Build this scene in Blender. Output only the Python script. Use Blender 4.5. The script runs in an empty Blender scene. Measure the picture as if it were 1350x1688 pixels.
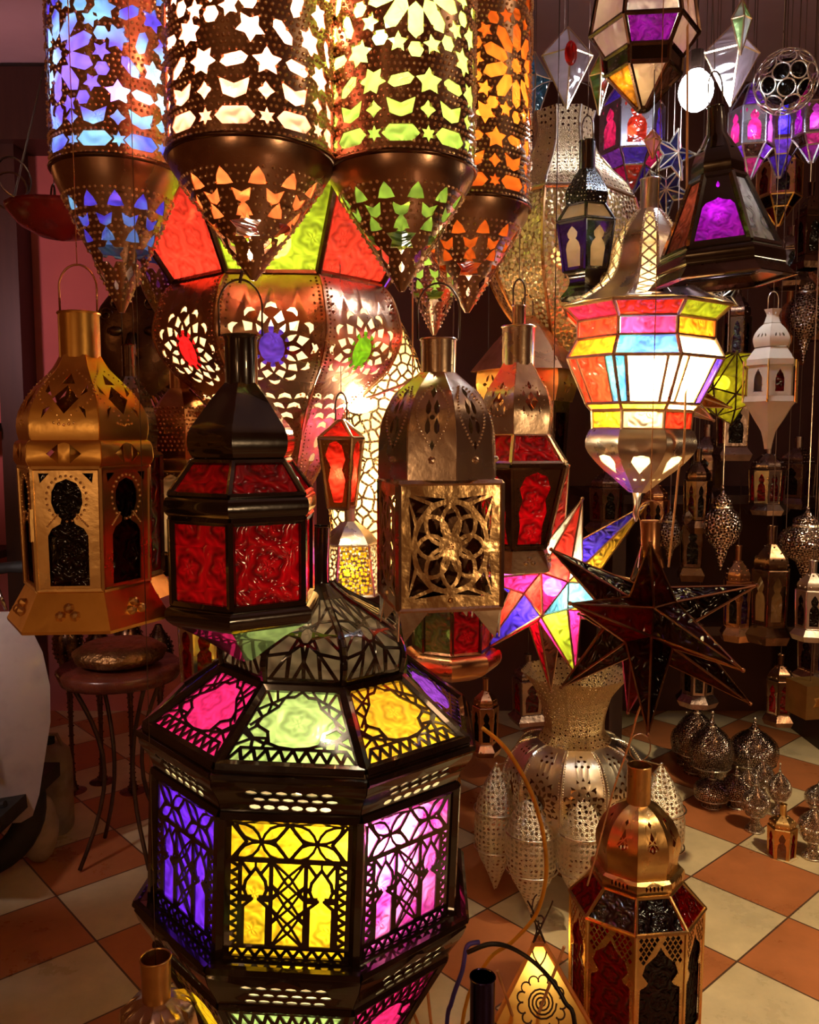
import bpy, math, random
from mathutils import Vector, Matrix, Quaternion
from mathutils.geometry import delaunay_2d_cdt
PI = math.pi
random.seed(7)
scn = bpy.context.scene
col = scn.collection
# ------------------------------------------------------------------ camera
F = 1384.0
HZ = 720.0
PIT = math.atan((844 - HZ) / F)
cs, sn = math.cos(PIT), math.sin(PIT)
CAMZ = 1.5
cd = bpy.data.cameras.new('camera'); cam = bpy.data.objects.new('camera', cd); col.objects.link(cam)
cd.sensor_fit = 'HORIZONTAL'; cd.sensor_width = 36; cd.lens = 36 * F / 1350
cd.clip_start = .02
cam.location = (0, 0, CAMZ); cam.rotation_euler = (PI / 2 - PIT, 0, 0)
scn.camera = cam
scn.view_settings.view_transform = 'Standard'; scn.view_settings.look = 'None'
scn.view_settings.exposure = 0.0; scn.view_settings.gamma = 1.0
# ------------------------------------------------------------------ world: dim surround, warm spots added for reflections in the metal
w = bpy.data.worlds.new('world'); scn.world = w; w.use_nodes = True
nt = w.node_tree; nt.nodes.clear()
wo = nt.nodes.new('ShaderNodeOutputWorld'); wb = nt.nodes.new('ShaderNodeBackground')
tc = nt.nodes.new('ShaderNodeTexCoord'); vo = nt.nodes.new('ShaderNodeTexVoronoi'); vo.inputs['Scale'].default_value = 3.2
rp = nt.nodes.new('ShaderNodeValToRGB')
rp.color_ramp.elements[0].position = .0; rp.color_ramp.elements[0].color = (6.5, 3.2, 1.1, 1)
rp.color_ramp.elements[1].position = .34; rp.color_ramp.elements[1].color = (.035, .008, .002, 1)
e_ = rp.color_ramp.elements.new(.17); e_.color = (.30, .10, .03, 1)
nt.links.new(tc.outputs['Generated'], vo.inputs['Vector']); nt.links.new(vo.outputs['Distance'], rp.inputs['Fac'])
nt.links.new(rp.outputs['Color'], wb.inputs['Color']); nt.links.new(wb.outputs[0], wo.inputs[0])
wb.inputs['Strength'].default_value = 1.5
# ------------------------------------------------------------------ fill lights added outside the view, without a known source
def lamp(name, loc, power, c, r=.06):
    l = bpy.data.lights.new(name, 'POINT'); l.energy = power; l.color = c; l.shadow_soft_size = r
    o = bpy.data.objects.new(name, l); o.location = loc; col.objects.link(o); return o
lamp('fill_lamp', (1.35, -.35, 1.35), 19, (1, .62, .30))  # added fill that lights the metal from the front
lamp('fill_lamp', (-.6, -.3, 1.45), 3.0, (1, .58, .28))
lamp('fill_lamp', (2.1, 1.75, 1.65), 4, (1, .72, .40))
def spot(name, loc, aim, power, c, ang, blend=.6):
    l = bpy.data.lights.new(name, 'SPOT'); l.energy = power; l.color = c; l.shadow_soft_size = .06; l.spot_size = math.radians(ang); l.spot_blend = blend
    o = bpy.data.objects.new(name, l); o.location = loc; o.rotation_euler = (Vector(aim) - Vector(loc)).to_track_quat('-Z', 'Y').to_euler(); col.objects.link(o)
spot('fill_spot_floor', (1.9, 1.2, 2.95), (1.55, 2.5, 0), 330, (1, .76, .44), 50)  # added spot, brightens the floor tiles at right
spot('fill_spot_left', (-2.2, 3.1, 2.1), (-1.75, 4.5, 2.45), 34, (1, .52, .54), 115, .5)  # added spot, lifts the pink wall and the ceiling
spot('fill_spot_left', (-1.55, 1.75, 1.5), (-1.45, 2.7, .85), 22, (1, .80, .74), 62, .5)  # added spot, brightens the scooter shield only
lamp('fill_lamp', (1.6, .9, 2.9), 5, (1, .70, .40))
lamp('fill_lamp', (.7, .1, .5), 1.0, (1, .55, .3))

# ------------------------------------------------------------------ helpers
def P(px, py, Y):
    t = (844 - py) / F
    Z = Y * (t * cs - sn) / (cs + t * sn)
    d = Y * cs - Z * sn
    return Vector(((px - 675) / F * d, Y, CAMZ + Z))
ORG = {}
def tag(o, label=None, cat=None, group=None, kind=None):
    if label: o['label'] = label
    if cat: o['category'] = cat
    if group: o['group'] = group
    if kind: o['kind'] = kind
    return o
def thing(name, label, cat, loc, group=None):
    o = bpy.data.objects.new(name, None); col.objects.link(o); o.location = loc; o.empty_display_size = .05
    tag(o, label, cat, group); ORG[o.name] = Vector(loc); return o
class MB:
    def __init__(s): s.v = []; s.f = []; s.uv = []; s.mi = []
    def add(s, vs, fs, uvs=None, mi=0):
        b = len(s.v); s.v += [tuple(v) for v in vs]
        s.uv += [tuple(u) for u in uvs] if uvs else [(v[0] + v[1], v[2]) for v in vs]
        for f in fs: s.f.append([b + i for i in f]); s.mi.append(mi)
    def build(s, name, mat, parent=None, smooth=False, solid=0, label=None, org=None, sub=0):
        O = ORG[parent.name] if parent else Vector(org if org is not None else (0, 0, 0))
        me = bpy.data.meshes.new(name)
        me.from_pydata([(v[0] - O.x, v[1] - O.y, v[2] - O.z) for v in s.v], [], s.f)
        uvl = me.uv_layers.new(name='UVMap')
        for l in me.loops: uvl.data[l.index].uv = s.uv[l.vertex_index]
        for m in (mat if isinstance(mat, (list, tuple)) else [mat]): me.materials.append(m)
        for p, i in zip(me.polygons, s.mi): p.material_index = i; p.use_smooth = smooth
        o = bpy.data.objects.new(name, me); col.objects.link(o)
        if parent: o.parent = parent
        else: o.location = O
        ORG[o.name] = O
        if solid:
            sm = o.modifiers.new('thickness', 'SOLIDIFY'); sm.thickness = solid; sm.offset = -1 if solid > 0 else 1
            if smooth: es = o.modifiers.new('crisp_edges', 'EDGE_SPLIT'); es.split_angle = math.radians(38)
        if label: o['label'] = label
        return o
def bar(mb, p, q, r, n=4, r2=None):
    p = Vector(p); q = Vector(q); d = (q - p)
    if d.length < 1e-6: return
    d.normalize(); u = d.orthogonal().normalized(); v = d.cross(u); r2 = r if r2 is None else r2
    vs = []; us = []
    for k, (c, rr) in enumerate(((p, r), (q, r2))):
        for i in range(n):
            a = 2 * PI * (i + .5) / n; vs.append(c + (u * math.cos(a) + v * math.sin(a)) * rr); us.append((i / n * .02, k * .1))
    fs = [(i, (i + 1) % n, n + (i + 1) % n, n + i) for i in range(n)] + [tuple(range(n))[::-1], tuple(range(n, 2 * n))]
    mb.add(vs, fs, us)
def tube(mb, pts, r, n=6, closed=False):
    pts = [Vector(p) for p in pts]; N = len(pts); vs = []; us = []
    up = None
    for i, p in enumerate(pts):
        a = pts[(i - 1) % N] if closed or i else p; b = pts[(i + 1) % N] if closed or i < N - 1 else p
        d = (b - a).normalized()
        if up is None: up = d.orthogonal().normalized()
        up = (up - d * up.dot(d)).normalized(); v = d.cross(up)
        rr = r[i] if isinstance(r, (list, tuple)) else r
        for k in range(n):
            t = 2 * PI * k / n; vs.append(p + (up * math.cos(t) + v * math.sin(t)) * rr); us.append((k / n * .02, i * .02))
    fs = []
    for i in range(N if closed else N - 1):
        for k in range(n): fs.append((i * n + k, i * n + (k + 1) % n, ((i + 1) % N) * n + (k + 1) % n, ((i + 1) % N) * n + k))
    if not closed: fs += [tuple(range(n))[::-1], tuple(range((N - 1) * n, N * n))]
    mb.add(vs, fs, us)
def smooth(prof, k=5):
    out = []; n = len(prof)
    for i in range(n - 1):
        p0 = prof[max(i - 1, 0)]; p1 = prof[i]; p2 = prof[i + 1]; p3 = prof[min(i + 2, n - 1)]
        for j in range(k):
            t = j / k
            out.append(tuple(.5 * ((2 * p1[a]) + (-p0[a] + p2[a]) * t + (2 * p0[a] - 5 * p1[a] + 4 * p2[a] - p3[a]) * t * t + (-p0[a] + 3 * p1[a] - 3 * p2[a] + p3[a]) * t ** 3) for a in (0, 1)))
    out.append(tuple(prof[-1])); return out
def box(mb, c, s, rz=0):
    c = Vector(c); R = Matrix.Rotation(rz, 3, 'Z'); vs = [c + R @ Vector((x * s[0] / 2, y * s[1] / 2, z * s[2] / 2)) for x in (-1, 1) for y in (-1, 1) for z in (-1, 1)]
    mb.add(vs, [(0, 1, 3, 2), (4, 6, 7, 5), (0, 4, 5, 1), (2, 3, 7, 6), (0, 2, 6, 4), (1, 5, 7, 3)])
def ball(mb, c, r, seg=10, ring=7, sc=(1, 1, 1)):
    vs = []; us = []
    for i in range(ring + 1):
        t = PI * i / ring
        for k in range(seg):
            a = 2 * PI * k / seg
            vs.append((c[0] + r * sc[0] * math.sin(t) * math.cos(a), c[1] + r * sc[1] * math.sin(t) * math.sin(a), c[2] + r * sc[2] * math.cos(t))); us.append((a * r, t * r))
    mb.add(vs, [(i * seg + k, (i + 1) * seg + k, (i + 1) * seg + (k + 1) % seg, i * seg + (k + 1) % seg) for i in range(ring) for k in range(seg)], us)

# ------------------------------------------------------------------ materials
class NG:
    def __init__(s, m): s.t = m.node_tree
    def n(s, ty, **k):
        x = s.t.nodes.new(ty)
        for a, b in k.items(): setattr(x, a, b)
        return x
    def l(s, a, b): s.t.links.new(a, b)
    def m(s, op, a, b=None, c=None):
        x = s.n('ShaderNodeMath', operation=op)
        for i, q in enumerate((a, b, c)):
            if q is None: continue
            if isinstance(q, (int, float)): x.inputs[i].default_value = q
            else: s.l(q, x.inputs[i])
        return x.outputs[0]
def newmat(name):
    m = bpy.data.materials.new(name); m.use_nodes = True; m.node_tree.nodes.clear(); g = NG(m); g.o = g.n('ShaderNodeOutputMaterial'); return m, g
def pbsdf(g, c, metal=0, rough=.5, spec=.5, coat=0):
    b = g.n('ShaderNodeBsdfPrincipled'); b.inputs['Base Color'].default_value = (*c, 1); b.inputs['Metallic'].default_value = metal
    b.inputs['Roughness'].default_value = rough; b.inputs['Specular IOR Level'].default_value = spec; b.inputs['Coat Weight'].default_value = coat; return b
def metal(name, c, rough=.28, bump=.15, c2=None, met=1, scale=60, coat=0, bs=.002):
    m, g = newmat(name); b = pbsdf(g, c, met, rough, .5, coat)
    t = g.n('ShaderNodeTexCoord'); n = g.n('ShaderNodeTexNoise'); n.inputs['Scale'].default_value = scale; n.inputs['Detail'].default_value = 3
    n2 = g.n('ShaderNodeTexNoise'); n2.inputs['Scale'].default_value = 14; n2.inputs['Detail'].default_value = 5
    g.l(t.outputs['Object'], n.inputs['Vector']); g.l(t.outputs['Object'], n2.inputs['Vector'])
    mx = g.n('ShaderNodeMix', data_type='RGBA'); mx.inputs[6].default_value = (*c, 1); mx.inputs[7].default_value = (*(c2 or [x * .55 for x in c]), 1)
    r = g.n('ShaderNodeMapRange'); r.inputs[1].default_value = .45; r.inputs[2].default_value = .75; g.l(n2.outputs[0], r.inputs[0]); g.l(r.outputs[0], mx.inputs[0]); g.l(mx.outputs[2], b.inputs['Base Color'])
    g.l(g.m('MULTIPLY_ADD', n2.outputs[0], .3, rough - .12), b.inputs['Roughness'])
    bp = g.n('ShaderNodeBump'); bp.inputs['Strength'].default_value = bump; bp.inputs['Distance'].default_value = bs
    g.l(g.m('ADD', n.outputs[0], g.m('MULTIPLY', n2.outputs[0], 2)), bp.inputs['Height']); g.l(bp.outputs[0], b.inputs['Normal']); g.l(b.outputs[0], g.o.inputs[0]); return m
def relief(g, scale):
    """pressed rosette relief of pattern glass: height 0..1"""
    uv = g.n('ShaderNodeTexCoord'); v = g.n('ShaderNodeTexVoronoi', voronoi_dimensions='2D'); v.inputs['Scale'].default_value = scale; v.inputs['Randomness'].default_value = .12
    g.l(uv.outputs['UV'], v.inputs['Vector'])
    mu = g.n('ShaderNodeVectorMath', operation='SUBTRACT'); g.l(v.outputs['Position'], mu.inputs[0]); g.l(uv.outputs['UV'], mu.inputs[1])
    sp = g.n('ShaderNodeSeparateXYZ'); g.l(mu.outputs[0], sp.inputs[0])
    an = g.m('ARCTAN2', sp.outputs[1], sp.outputs[0])
    pet = g.m('SINE', g.m('MULTIPLY', an, 6)); pet4 = g.m('SINE', g.m('MULTIPLY', an, 4))
    h = g.m('SINE', g.m('ADD', g.m('MULTIPLY', v.outputs['Distance'], 34), g.m('MULTIPLY', pet, 1.3)))
    h2 = g.m('SINE', g.m('ADD', g.m('MULTIPLY', v.outputs['Distance'], 15), pet4))
    n = g.n('ShaderNodeTexNoise'); n.inputs['Scale'].default_value = scale * 3; g.l(uv.outputs['UV'], n.inputs['Vector'])
    h = g.m('ADD', g.m('MULTIPLY', h, .5), g.m('ADD', h2, n.outputs[0]))
    r = g.n('ShaderNodeMapRange'); r.inputs[1].default_value = -1.0; r.inputs[2].default_value = 2.2; g.l(h, r.inputs[0]); return r.outputs[0], uv
GL = {}
def glass(name, c, tr=.22, scale=20, c2=None, gl=.07, dark=.42, nsc=14):
    if name in GL: return GL[name]
    m, g = newmat(name); h, uv = relief(g, scale)
    bp = g.n('ShaderNodeBump'); bp.inputs['Strength'].default_value = .9; bp.inputs['Distance'].default_value = .003; g.l(h, bp.inputs['Height'])
    mx = g.n('ShaderNodeMix', data_type='RGBA'); mx.inputs[6].default_value = (*[x * dark for x in c], 1); mx.inputs[7].default_value = (*c, 1); g.l(h, mx.inputs[0]); out = mx.outputs[2]
    if c2:
        n = g.n('ShaderNodeTexNoise'); n.inputs['Scale'].default_value = nsc; g.l(uv.outputs['UV'], n.inputs['Vector'])
        r = g.n('ShaderNodeMapRange'); r.inputs[1].default_value = .45; r.inputs[2].default_value = .6; g.l(n.outputs[0], r.inputs[0])
        m2 = g.n('ShaderNodeMix', data_type='RGBA'); g.l(r.outputs[0], m2.inputs[0]); g.l(out, m2.inputs[6]); m2.inputs[7].default_value = (*c2, 1); out = m2.outputs[2]
    t = g.n('ShaderNodeBsdfTranslucent'); g.l(out, t.inputs[0]); g.l(bp.outputs[0], t.inputs['Normal'])
    tt = g.n('ShaderNodeBsdfTransparent'); g.l(out, tt.inputs[0])
    a = g.n('ShaderNodeMixShader'); a.inputs[0].default_value = tr; g.l(t.outputs[0], a.inputs[1]); g.l(tt.outputs[0], a.inputs[2])
    gs = g.n('ShaderNodeBsdfGlossy'); gs.inputs['Roughness'].default_value = .12; g.l(bp.outputs[0], gs.inputs['Normal'])
    b = g.n('ShaderNodeMixShader'); b.inputs[0].default_value = gl; g.l(a.outputs[0], b.inputs[1]); g.l(gs.outputs[0], b.inputs[2]); g.l(b.outputs[0], g.o.inputs[0])
    GL[name] = m; return m
def perf(name, c, kind='flower', scale=30, R=.3, rough=.3, bead=.8, met=1, c2=None):
    """pierced metal sheet: regular small openings, raised rims"""
    m, g = newmat(name); b = pbsdf(g, c, met, rough)
    uv = g.n('ShaderNodeTexCoord'); v = g.n('ShaderNodeTexVoronoi', voronoi_dimensions='2D'); v.inputs['Scale'].default_value = scale; v.inputs['Randomness'].default_value = {'flower': .1, 'mesh': .9, 'dots': .3}[kind]
    g.l(uv.outputs['UV'], v.inputs['Vector']); d = v.outputs['Distance']
    if kind == 'flower':
        mu = g.n('ShaderNodeVectorMath', operation='SUBTRACT'); g.l(v.outputs['Position'], mu.inputs[0]); g.l(uv.outputs['UV'], mu.inputs[1])
        sp = g.n('ShaderNodeSeparateXYZ'); g.l(mu.outputs[0], sp.inputs[0]); an = g.m('ARCTAN2', sp.outputs[1], sp.outputs[0])
        pt = g.m('COSINE', g.m('MULTIPLY', an, 8)); ring = g.m('ABSOLUTE', g.m('SUBTRACT', d, R))
        a = g.m('LESS_THAN', g.m('ADD', ring, g.m('MULTIPLY', pt, .06)), .07)
        ring2 = g.m('ABSOLUTE', g.m('SUBTRACT', d, R * 1.9)); a2 = g.m('LESS_THAN', g.m('ADD', ring2, g.m('MULTIPLY', g.m('COSINE', g.m('MULTIPLY', an, 12)), .06)), .05)
        mask = g.m('MAXIMUM', g.m('MAXIMUM', a, a2), g.m('LESS_THAN', d, .07))
    elif kind == 'mesh':
        v.feature = 'DISTANCE_TO_EDGE'; d = v.outputs['Distance']; mask = g.m('GREATER_THAN', d, R)
    else: mask = g.m('LESS_THAN', d, R)
    bp = g.n('ShaderNodeBump'); bp.inputs['Strength'].default_value = bead; bp.inputs['Distance'].default_value = .004
    v2 = g.n('ShaderNodeTexVoronoi', voronoi_dimensions='2D'); v2.inputs['Scale'].default_value = scale * 4.5; g.l(uv.outputs['UV'], v2.inputs['Vector'])
    g.l(g.m('SUBTRACT', g.m('MULTIPLY', d, .5), v2.outputs['Distance']), bp.inputs['Height']); g.l(bp.outputs[0], b.inputs['Normal'])
    t = g.n('ShaderNodeBsdfTransparent'); mx = g.n('ShaderNodeMixShader'); g.l(mask, mx.inputs[0]); g.l(b.outputs[0], mx.inputs[1]); g.l(t.outputs[0], mx.inputs[2]); g.l(mx.outputs[0], g.o.inputs[0]); return m
def emis(name, c, s):
    m, g = newmat(name); e = g.n('ShaderNodeEmission'); e.inputs[0].default_value = (*c, 1); e.inputs[1].default_value = s; g.l(e.outputs[0], g.o.inputs[0]); return m
GOLD = metal('brushed_gold', (.86, .50, .13), .30, .2, (.70, .36, .08))
BRASS = metal('aged_brass', (.80, .52, .20), .27, .25, (.50, .28, .09))
NICKEL = metal('warm_nickel', (.78, .62, .46), .22, .2, (.60, .42, .27))
SILVER = metal('silvered_tin', (.88, .80, .68), .26, .3, (.66, .54, .40))
BLACK = metal('black_lacquer', (.012, .006, .004), .16, .12, (.03, .012, .006), met=0, coat=1)
DARKBR = metal('dark_bronze', (.16, .085, .05), .25, .3, (.07, .035, .02))
COPPER = metal('copper_tin', (.70, .36, .18), .26, .3, (.42, .18, .08))
SOLDER = metal('solder_tin', (.72, .50, .30), .28, .4, (.45, .27, .14), scale=120)
WIRE = metal('iron_wire', (.14, .09, .07), .4, .2)
DARKTUBE = metal('dark_pierced_tin', (.48, .30, .20), .26, .12, (.28, .15, .09))
STUD = {'dark_pierced_tin': metal('glint_studs', (1, .74, .48), .3, .02, (.8, .45, .22)), 'brushed_gold': metal('gold_studs', (.95, .62, .25), .25, .02), 'aged_brass': metal('brass_studs', (.95, .68, .34), .25, .02),  # tube studs much paler than their sheet: glints put into the colour
        'warm_nickel': metal('nickel_studs', (.95, .8, .62), .2, .02), 'bulb_bronze': metal('bronze_studs', (.45, .24, .14), .25, .02)}
PWHITE = metal('white_painted_tin', (.62, .52, .40), .5, .2, (.45, .36, .26), met=0)
R_ = lambda: glass('deep_red_glass', (.85, .004, .016), .0, 17, gl=.05, dark=.22)
RED = glass('red_glass', (.95, .055, .03), .15, 16); DRED = R_(); LIME = glass('lime_glass', (.62, .88, .04), .15, 15); ORG_ = glass('orange_glass', (1, .40, .02), .15, 18)
YEL = glass('yellow_glass', (1, .66, .02), .2, 16); BLUE = glass('blue_glass', (.09, .04, .95), .12, 16); CYAN = glass('cyan_glass', (.15, .62, .95), .15, 16)
PINK = glass('pink_glass', (1, .03, .30), .15, 16); MAG = glass('magenta_glass', (.78, .06, .62), .2, 16, c2=(.88, .18, .66)); GREEN = glass('pale_green_glass', (.55, .86, .32), .15, 14)
VIO = glass('violet_glass', (.26, .06, .80), .15, 16); CLR = glass('cream_glass', (.95, .82, .60), .2, 16, dark=.85); AMB = glass('amber_glass', (1, .56, .03), .15, 16)
PURP = glass('purple_glass', (.50, .01, .62), .03, 24); DGRN = glass('dark_green_glass', (.10, .16, .03), .1, 18); BRN = glass('brown_glass', (.20, .035, .01), .12, 18, gl=.035)
FROST = glass('frosted_cream', (.75, .55, .33), .05, 10, dark=.95, gl=.06); BLK = glass('smoked_glass', (.05, .015, .008), .15, 18, gl=.035)
CRM = glass('cream_film', (.98, .86, .55), .1, 8, dark=.92, gl=.02)
# ------------------------------------------------------------------ sheets with real openings
def sheet(mb, mp, uvf, nu, nv, holes=(), strokes=(), mi=0):
    if not holes and not strokes:
        vs = []; us = []
        for j in range(nv + 1):
            for i in range(nu + 1): vs.append(mp(i / nu, j / nv)); us.append(uvf(i / nu, j / nv))
        mb.add(vs, [(j * (nu + 1) + i, (j + 1) * (nu + 1) + i, (j + 1) * (nu + 1) + i + 1, j * (nu + 1) + i + 1) for j in range(nv) for i in range(nu)], us, mi); return
    V = []; E = []; Fc = []
    bd = [(i / nu, 0) for i in range(nu)] + [(1, j / nv) for j in range(nv)] + [(1 - i / nu, 1) for i in range(nu)] + [(0, 1 - j / nv) for j in range(nv)]
    V += bd; Fc.append(list(range(len(bd))))
    for j in range(1, nv):
        for i in range(1, nu): V.append((i / nu, j / nv))
    nh = len(holes)
    for h in list(holes) + list(strokes):
        if sum(a[0] * b[1] - b[0] * a[1] for a, b in zip(h, h[1:] + h[:1])) < 0: h = h[::-1]
        b = len(V); V += h; Fc.append(list(range(b, b + len(h))))
    ov, oe, of, _, _, og = delaunay_2d_cdt([Vector(v) for v in V], [], Fc, 0, 1e-5)
    keep = []; used = {}
    for f, ids in zip(of, og):
        if 0 not in ids: continue
        inh = any(1 <= i <= nh for i in ids); ins = any(i > nh for i in ids)
        if inh and not ins: continue
        keep.append([used.setdefault(i, len(used)) for i in f])
    vv = [None] * len(used)
    for a, b in used.items(): vv[b] = ov[a]
    mb.add([mp(p.x, p.y) for p in vv], keep, [uvf(p.x, p.y) for p in vv], mi)
def circ(k=12, r=1, sx=1, sy=1): return [(r * sx * math.cos(2 * PI * i / k), r * sy * math.sin(2 * PI * i / k)) for i in range(k)]
def star(n=6, ro=1, ri=.5): return [((ro if i % 2 == 0 else ri) * math.sin(PI * i / n), (ro if i % 2 == 0 else ri) * math.cos(PI * i / n)) for i in range(2 * n)]
LOZ = [(0, 1), (.5, 0), (0, -1), (-.5, 0)]
HEXL = [(0, 1), (.38, .6), (.38, -.6), (0, -1), (-.38, -.6), (-.38, .6)]
DROP = [(0, 1), (.35, .2), (.3, -.4), (0, -.7), (-.3, -.4), (-.35, .2)]
CHEV = [(-.8, .6), (0, .15), (.8, .6), (.6, -.5), (0, -.8), (-.6, -.5)]
HALF = [(-1, -.5), (-.7, .35), (0, .7), (.7, .35), (1, -.5), (0, -.15)]
def stamp(sh, u, v, s, rot, W, L, sx=1):
    c, q = math.cos(rot), math.sin(rot); w_ = W(v) if callable(W) else W
    return [(u + (x * sx * s * c - y * s * q) / w_, v - (x * sx * s * q + y * s * c) / L) for x, y in sh]
def stroke(pts, wd, W=1, L=1):
    out = []
    for a, b in zip(pts, pts[1:]):
        ax, ay, bx, by = a[0] * W, a[1] * L, b[0] * W, b[1] * L; dx, dy = bx - ax, by - ay; ln = math.hypot(dx, dy)
        if ln < 1e-6: continue
        dx /= ln; dy /= ln; e = wd * .35; nx, ny = -dy * wd / 2, dx * wd / 2
        q = [(ax - dx * e + nx, ay - dy * e + ny), (bx + dx * e + nx, by + dy * e + ny), (bx + dx * e - nx, by + dy * e - ny), (ax - dx * e - nx, ay - dy * e - ny)]
        out.append([(x / W, y / L) for x, y in q])
    return out
def arcp(cx, cy, r, a0, a1, k=12, sy=1): return [(cx + r * math.cos(a0 + (a1 - a0) * i / k), cy + r * sy * math.sin(a0 + (a1 - a0) * i / k)) for i in range(k + 1)]
def bead(mb, p, n, r):
    n = n.normalized(); u = n.orthogonal().normalized(); v = n.cross(u)
    vs = [p + (u * math.cos(a) + v * math.sin(a)) * r - n * .0008 for a in [2 * PI * i / 6 for i in range(6)]] + [p + (u * math.cos(a) + v * math.sin(a)) * r * .6 + n * (.0006 + r * .75) for a in [2 * PI * (i + .5) / 6 for i in range(6)]] + [p + n * (r * 1.0 + .0008)]
    mb.add(vs, [(i, (i + 1) % 6, 6 + i) for i in range(6)] + [(6 + i, (i + 1) % 6, 6 + (i + 1) % 6) for i in range(6)] + [(6 + i, 6 + (i + 1) % 6, 12) for i in range(6)])
def inpoly(p, h):
    x, y = p; c = False; j = len(h) - 1
    for i in range(len(h)):
        if (h[i][1] > y) != (h[j][1] > y) and x < (h[j][0] - h[i][0]) * (y - h[i][1]) / (h[j][1] - h[i][1]) + h[i][0]: c = not c
        j = i
    return c
# ------------------------------------------------------------------ lantern builder
class Lan:
    def __init__(s, name, label, cat, px, py, Y, n=6, rot=0, group=None, base=None, tilt=0, tx=0):
        s.c = P(px, py, Y); s.n = n; s.rot = math.radians(rot) + math.atan((675 - px) / F); s.Y = Y; s.px = px
        zb = P(px, base if base else py, Y).z
        s.root = thing(name, label, cat, (s.c.x, s.c.y, zb), group); s.root.rotation_euler = (tx, tilt, 0)
    def zr(s, py, hw, k=.88):
        th = math.atan(hw / F); r = s.Y * math.sin(th); return (P(s.px, py, s.Y - k * r).z, r)
    def pr(s, lst, k=.88): return [s.zr(a, b, k) for a, b in lst]
    def pt(s, a, r, z): return Vector((s.c.x + r * math.sin(a), s.c.y - r * math.cos(a), z))
    def ang(s, i): return s.rot + 2 * PI * (i - .5) / s.n
    def fm(s, i, prof, dr=0, m=0):
        Ls = [0]
        for a, b in zip(prof, prof[1:]): Ls.append(Ls[-1] + math.hypot(b[0] - a[0], b[1] - a[1]))
        T = Ls[-1]
        if s.n: a0, a1 = s.ang(i), s.ang(i + 1)
        def zr(v):
            t = min(max(v, 0), 1) * T; k = 0
            while k < len(Ls) - 2 and Ls[k + 1] < t: k += 1
            q = (t - Ls[k]) / max(Ls[k + 1] - Ls[k], 1e-9)
            return prof[k][0] + (prof[k + 1][0] - prof[k][0]) * q, max(prof[k][1] + (prof[k + 1][1] - prof[k][1]) * q + dr, 1e-4)
        if s.n:
            def mp(u, v):
                z, r = zr(v); return s.pt(a0, r, z).lerp(s.pt(a1, r, z), u)
            W = lambda v: 2 * zr(v)[1] * math.sin(PI / s.n)
        else:
            def mp(u, v):
                z, r = zr(v); return s.pt(2 * PI * (u - .5) + s.rot, r, z)
            W = lambda v: 2 * PI * zr(v)[1]
        uvf = lambda u, v: ((u - .5) * W(v) + i * .37, v * T)
        return mp, uvf, W, T
    def shell(s, name, prof, mat, parent=None, holes=None, strokes=None, nv=None, nu=1, sm=True, solid=.0012, dr=0, beads=None, label=None, faces=None):
        """holes(i, W, L) -> polygons in the facet's own 0..1 square"""
        mb = MB(); sb = MB(); nv = nv or max(len(prof) - 1, 1)
        for i in (faces if faces is not None else range(s.n or 1)):
            mp, uvf, W, L = s.fm(i, prof, dr)
            h = holes(i, W, L) if holes else (); st = strokes(i, W, L) if strokes else ()
            sheet(mb, mp, uvf, (nu if s.n else 40), nv, h, st)
            if beads:
                for (u, v, r) in beads(i, W, L, h):
                    p = mp(u, v); nn = mp(u + .02, v) - p; mm = mp(u, min(v + .02, 1.0)) - p if v < .97 else p - mp(u, v - .02)
                    q = nn.cross(mm) 
                    if q.length < 1e-12: continue
                    if q.dot(Vector((p.x - s.c.x, p.y - s.c.y, 0))) < 0: q = -q
                    bead(sb, p, q, r)
        o = mb.build(name, mat, parent or s.root, smooth=sm, solid=solid, label=label)
        if sb.v: tag(sb.build('studs', STUD.get(mat.name, mat), o if parent is None else parent, smooth=False), kind='stuff')
        return o
    def frame(s, name, prof, mat, r=.002, parent=None, rings=None, n=4, vert=True):
        mb = MB()
        for i in range(s.n):
            a = s.ang(i); b = s.ang(i + 1)
            if vert:
                for (z0, r0), (z1, r1) in zip(prof, prof[1:]): bar(mb, s.pt(a, r0, z0), s.pt(a, r1, z1), r, n)
            for k, (z0, r0) in enumerate(prof):
                if rings is None or k in rings: bar(mb, s.pt(a, r0, z0), s.pt(b, r0, z0), r, n)
        return mb.build(name, mat, parent or s.root)
    def panes(s, z0r0, z1r1, mats, inset=.06, dr=-.0008, name='glass_pane', parent=None, labels=None, faces=None):
        out = []
        for i in (faces if faces is not None else range(s.n)):
            m = mats[i % len(mats)]
            if m is None: continue
            mp, uvf, W, L = s.fm(i, [z0r0, z1r1], dr); mb = MB()
            sheet(mb, lambda u, v: mp(inset + u * (1 - 2 * inset), .02 + v * .96), lambda u, v: uvf(inset + u * (1 - 2 * inset), v), 1, 1)
            out.append(mb.build(name, m, parent or s.root, label=labels[i % len(labels)] if labels else None))
        return out
    def neck(s, prof, mat, parent=None, name='neck', rim=True, n=20, notch=True):
        mb = MB(); k = len(prof)
        vs = []; us = []
        for (z, r) in prof:
            for i in range(n): a = 2 * PI * i / n; vs.append(s.pt(a, r, z)); us.append((a * r, z))
        mb.add(vs, [(j * n + i, (j + 1) * n + i, (j + 1) * n + (i + 1) % n, j * n + (i + 1) % n) for j in range(k - 1) for i in range(n)], us)
        if rim:
            z, r = prof[0]; tube(mb, [s.pt(2 * PI * i / 20, r, z) for i in range(20)], max(r * .07, .0012), 6, True)
        return mb.build(name, mat, parent or s.root, smooth=True, solid=.001)
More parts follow.
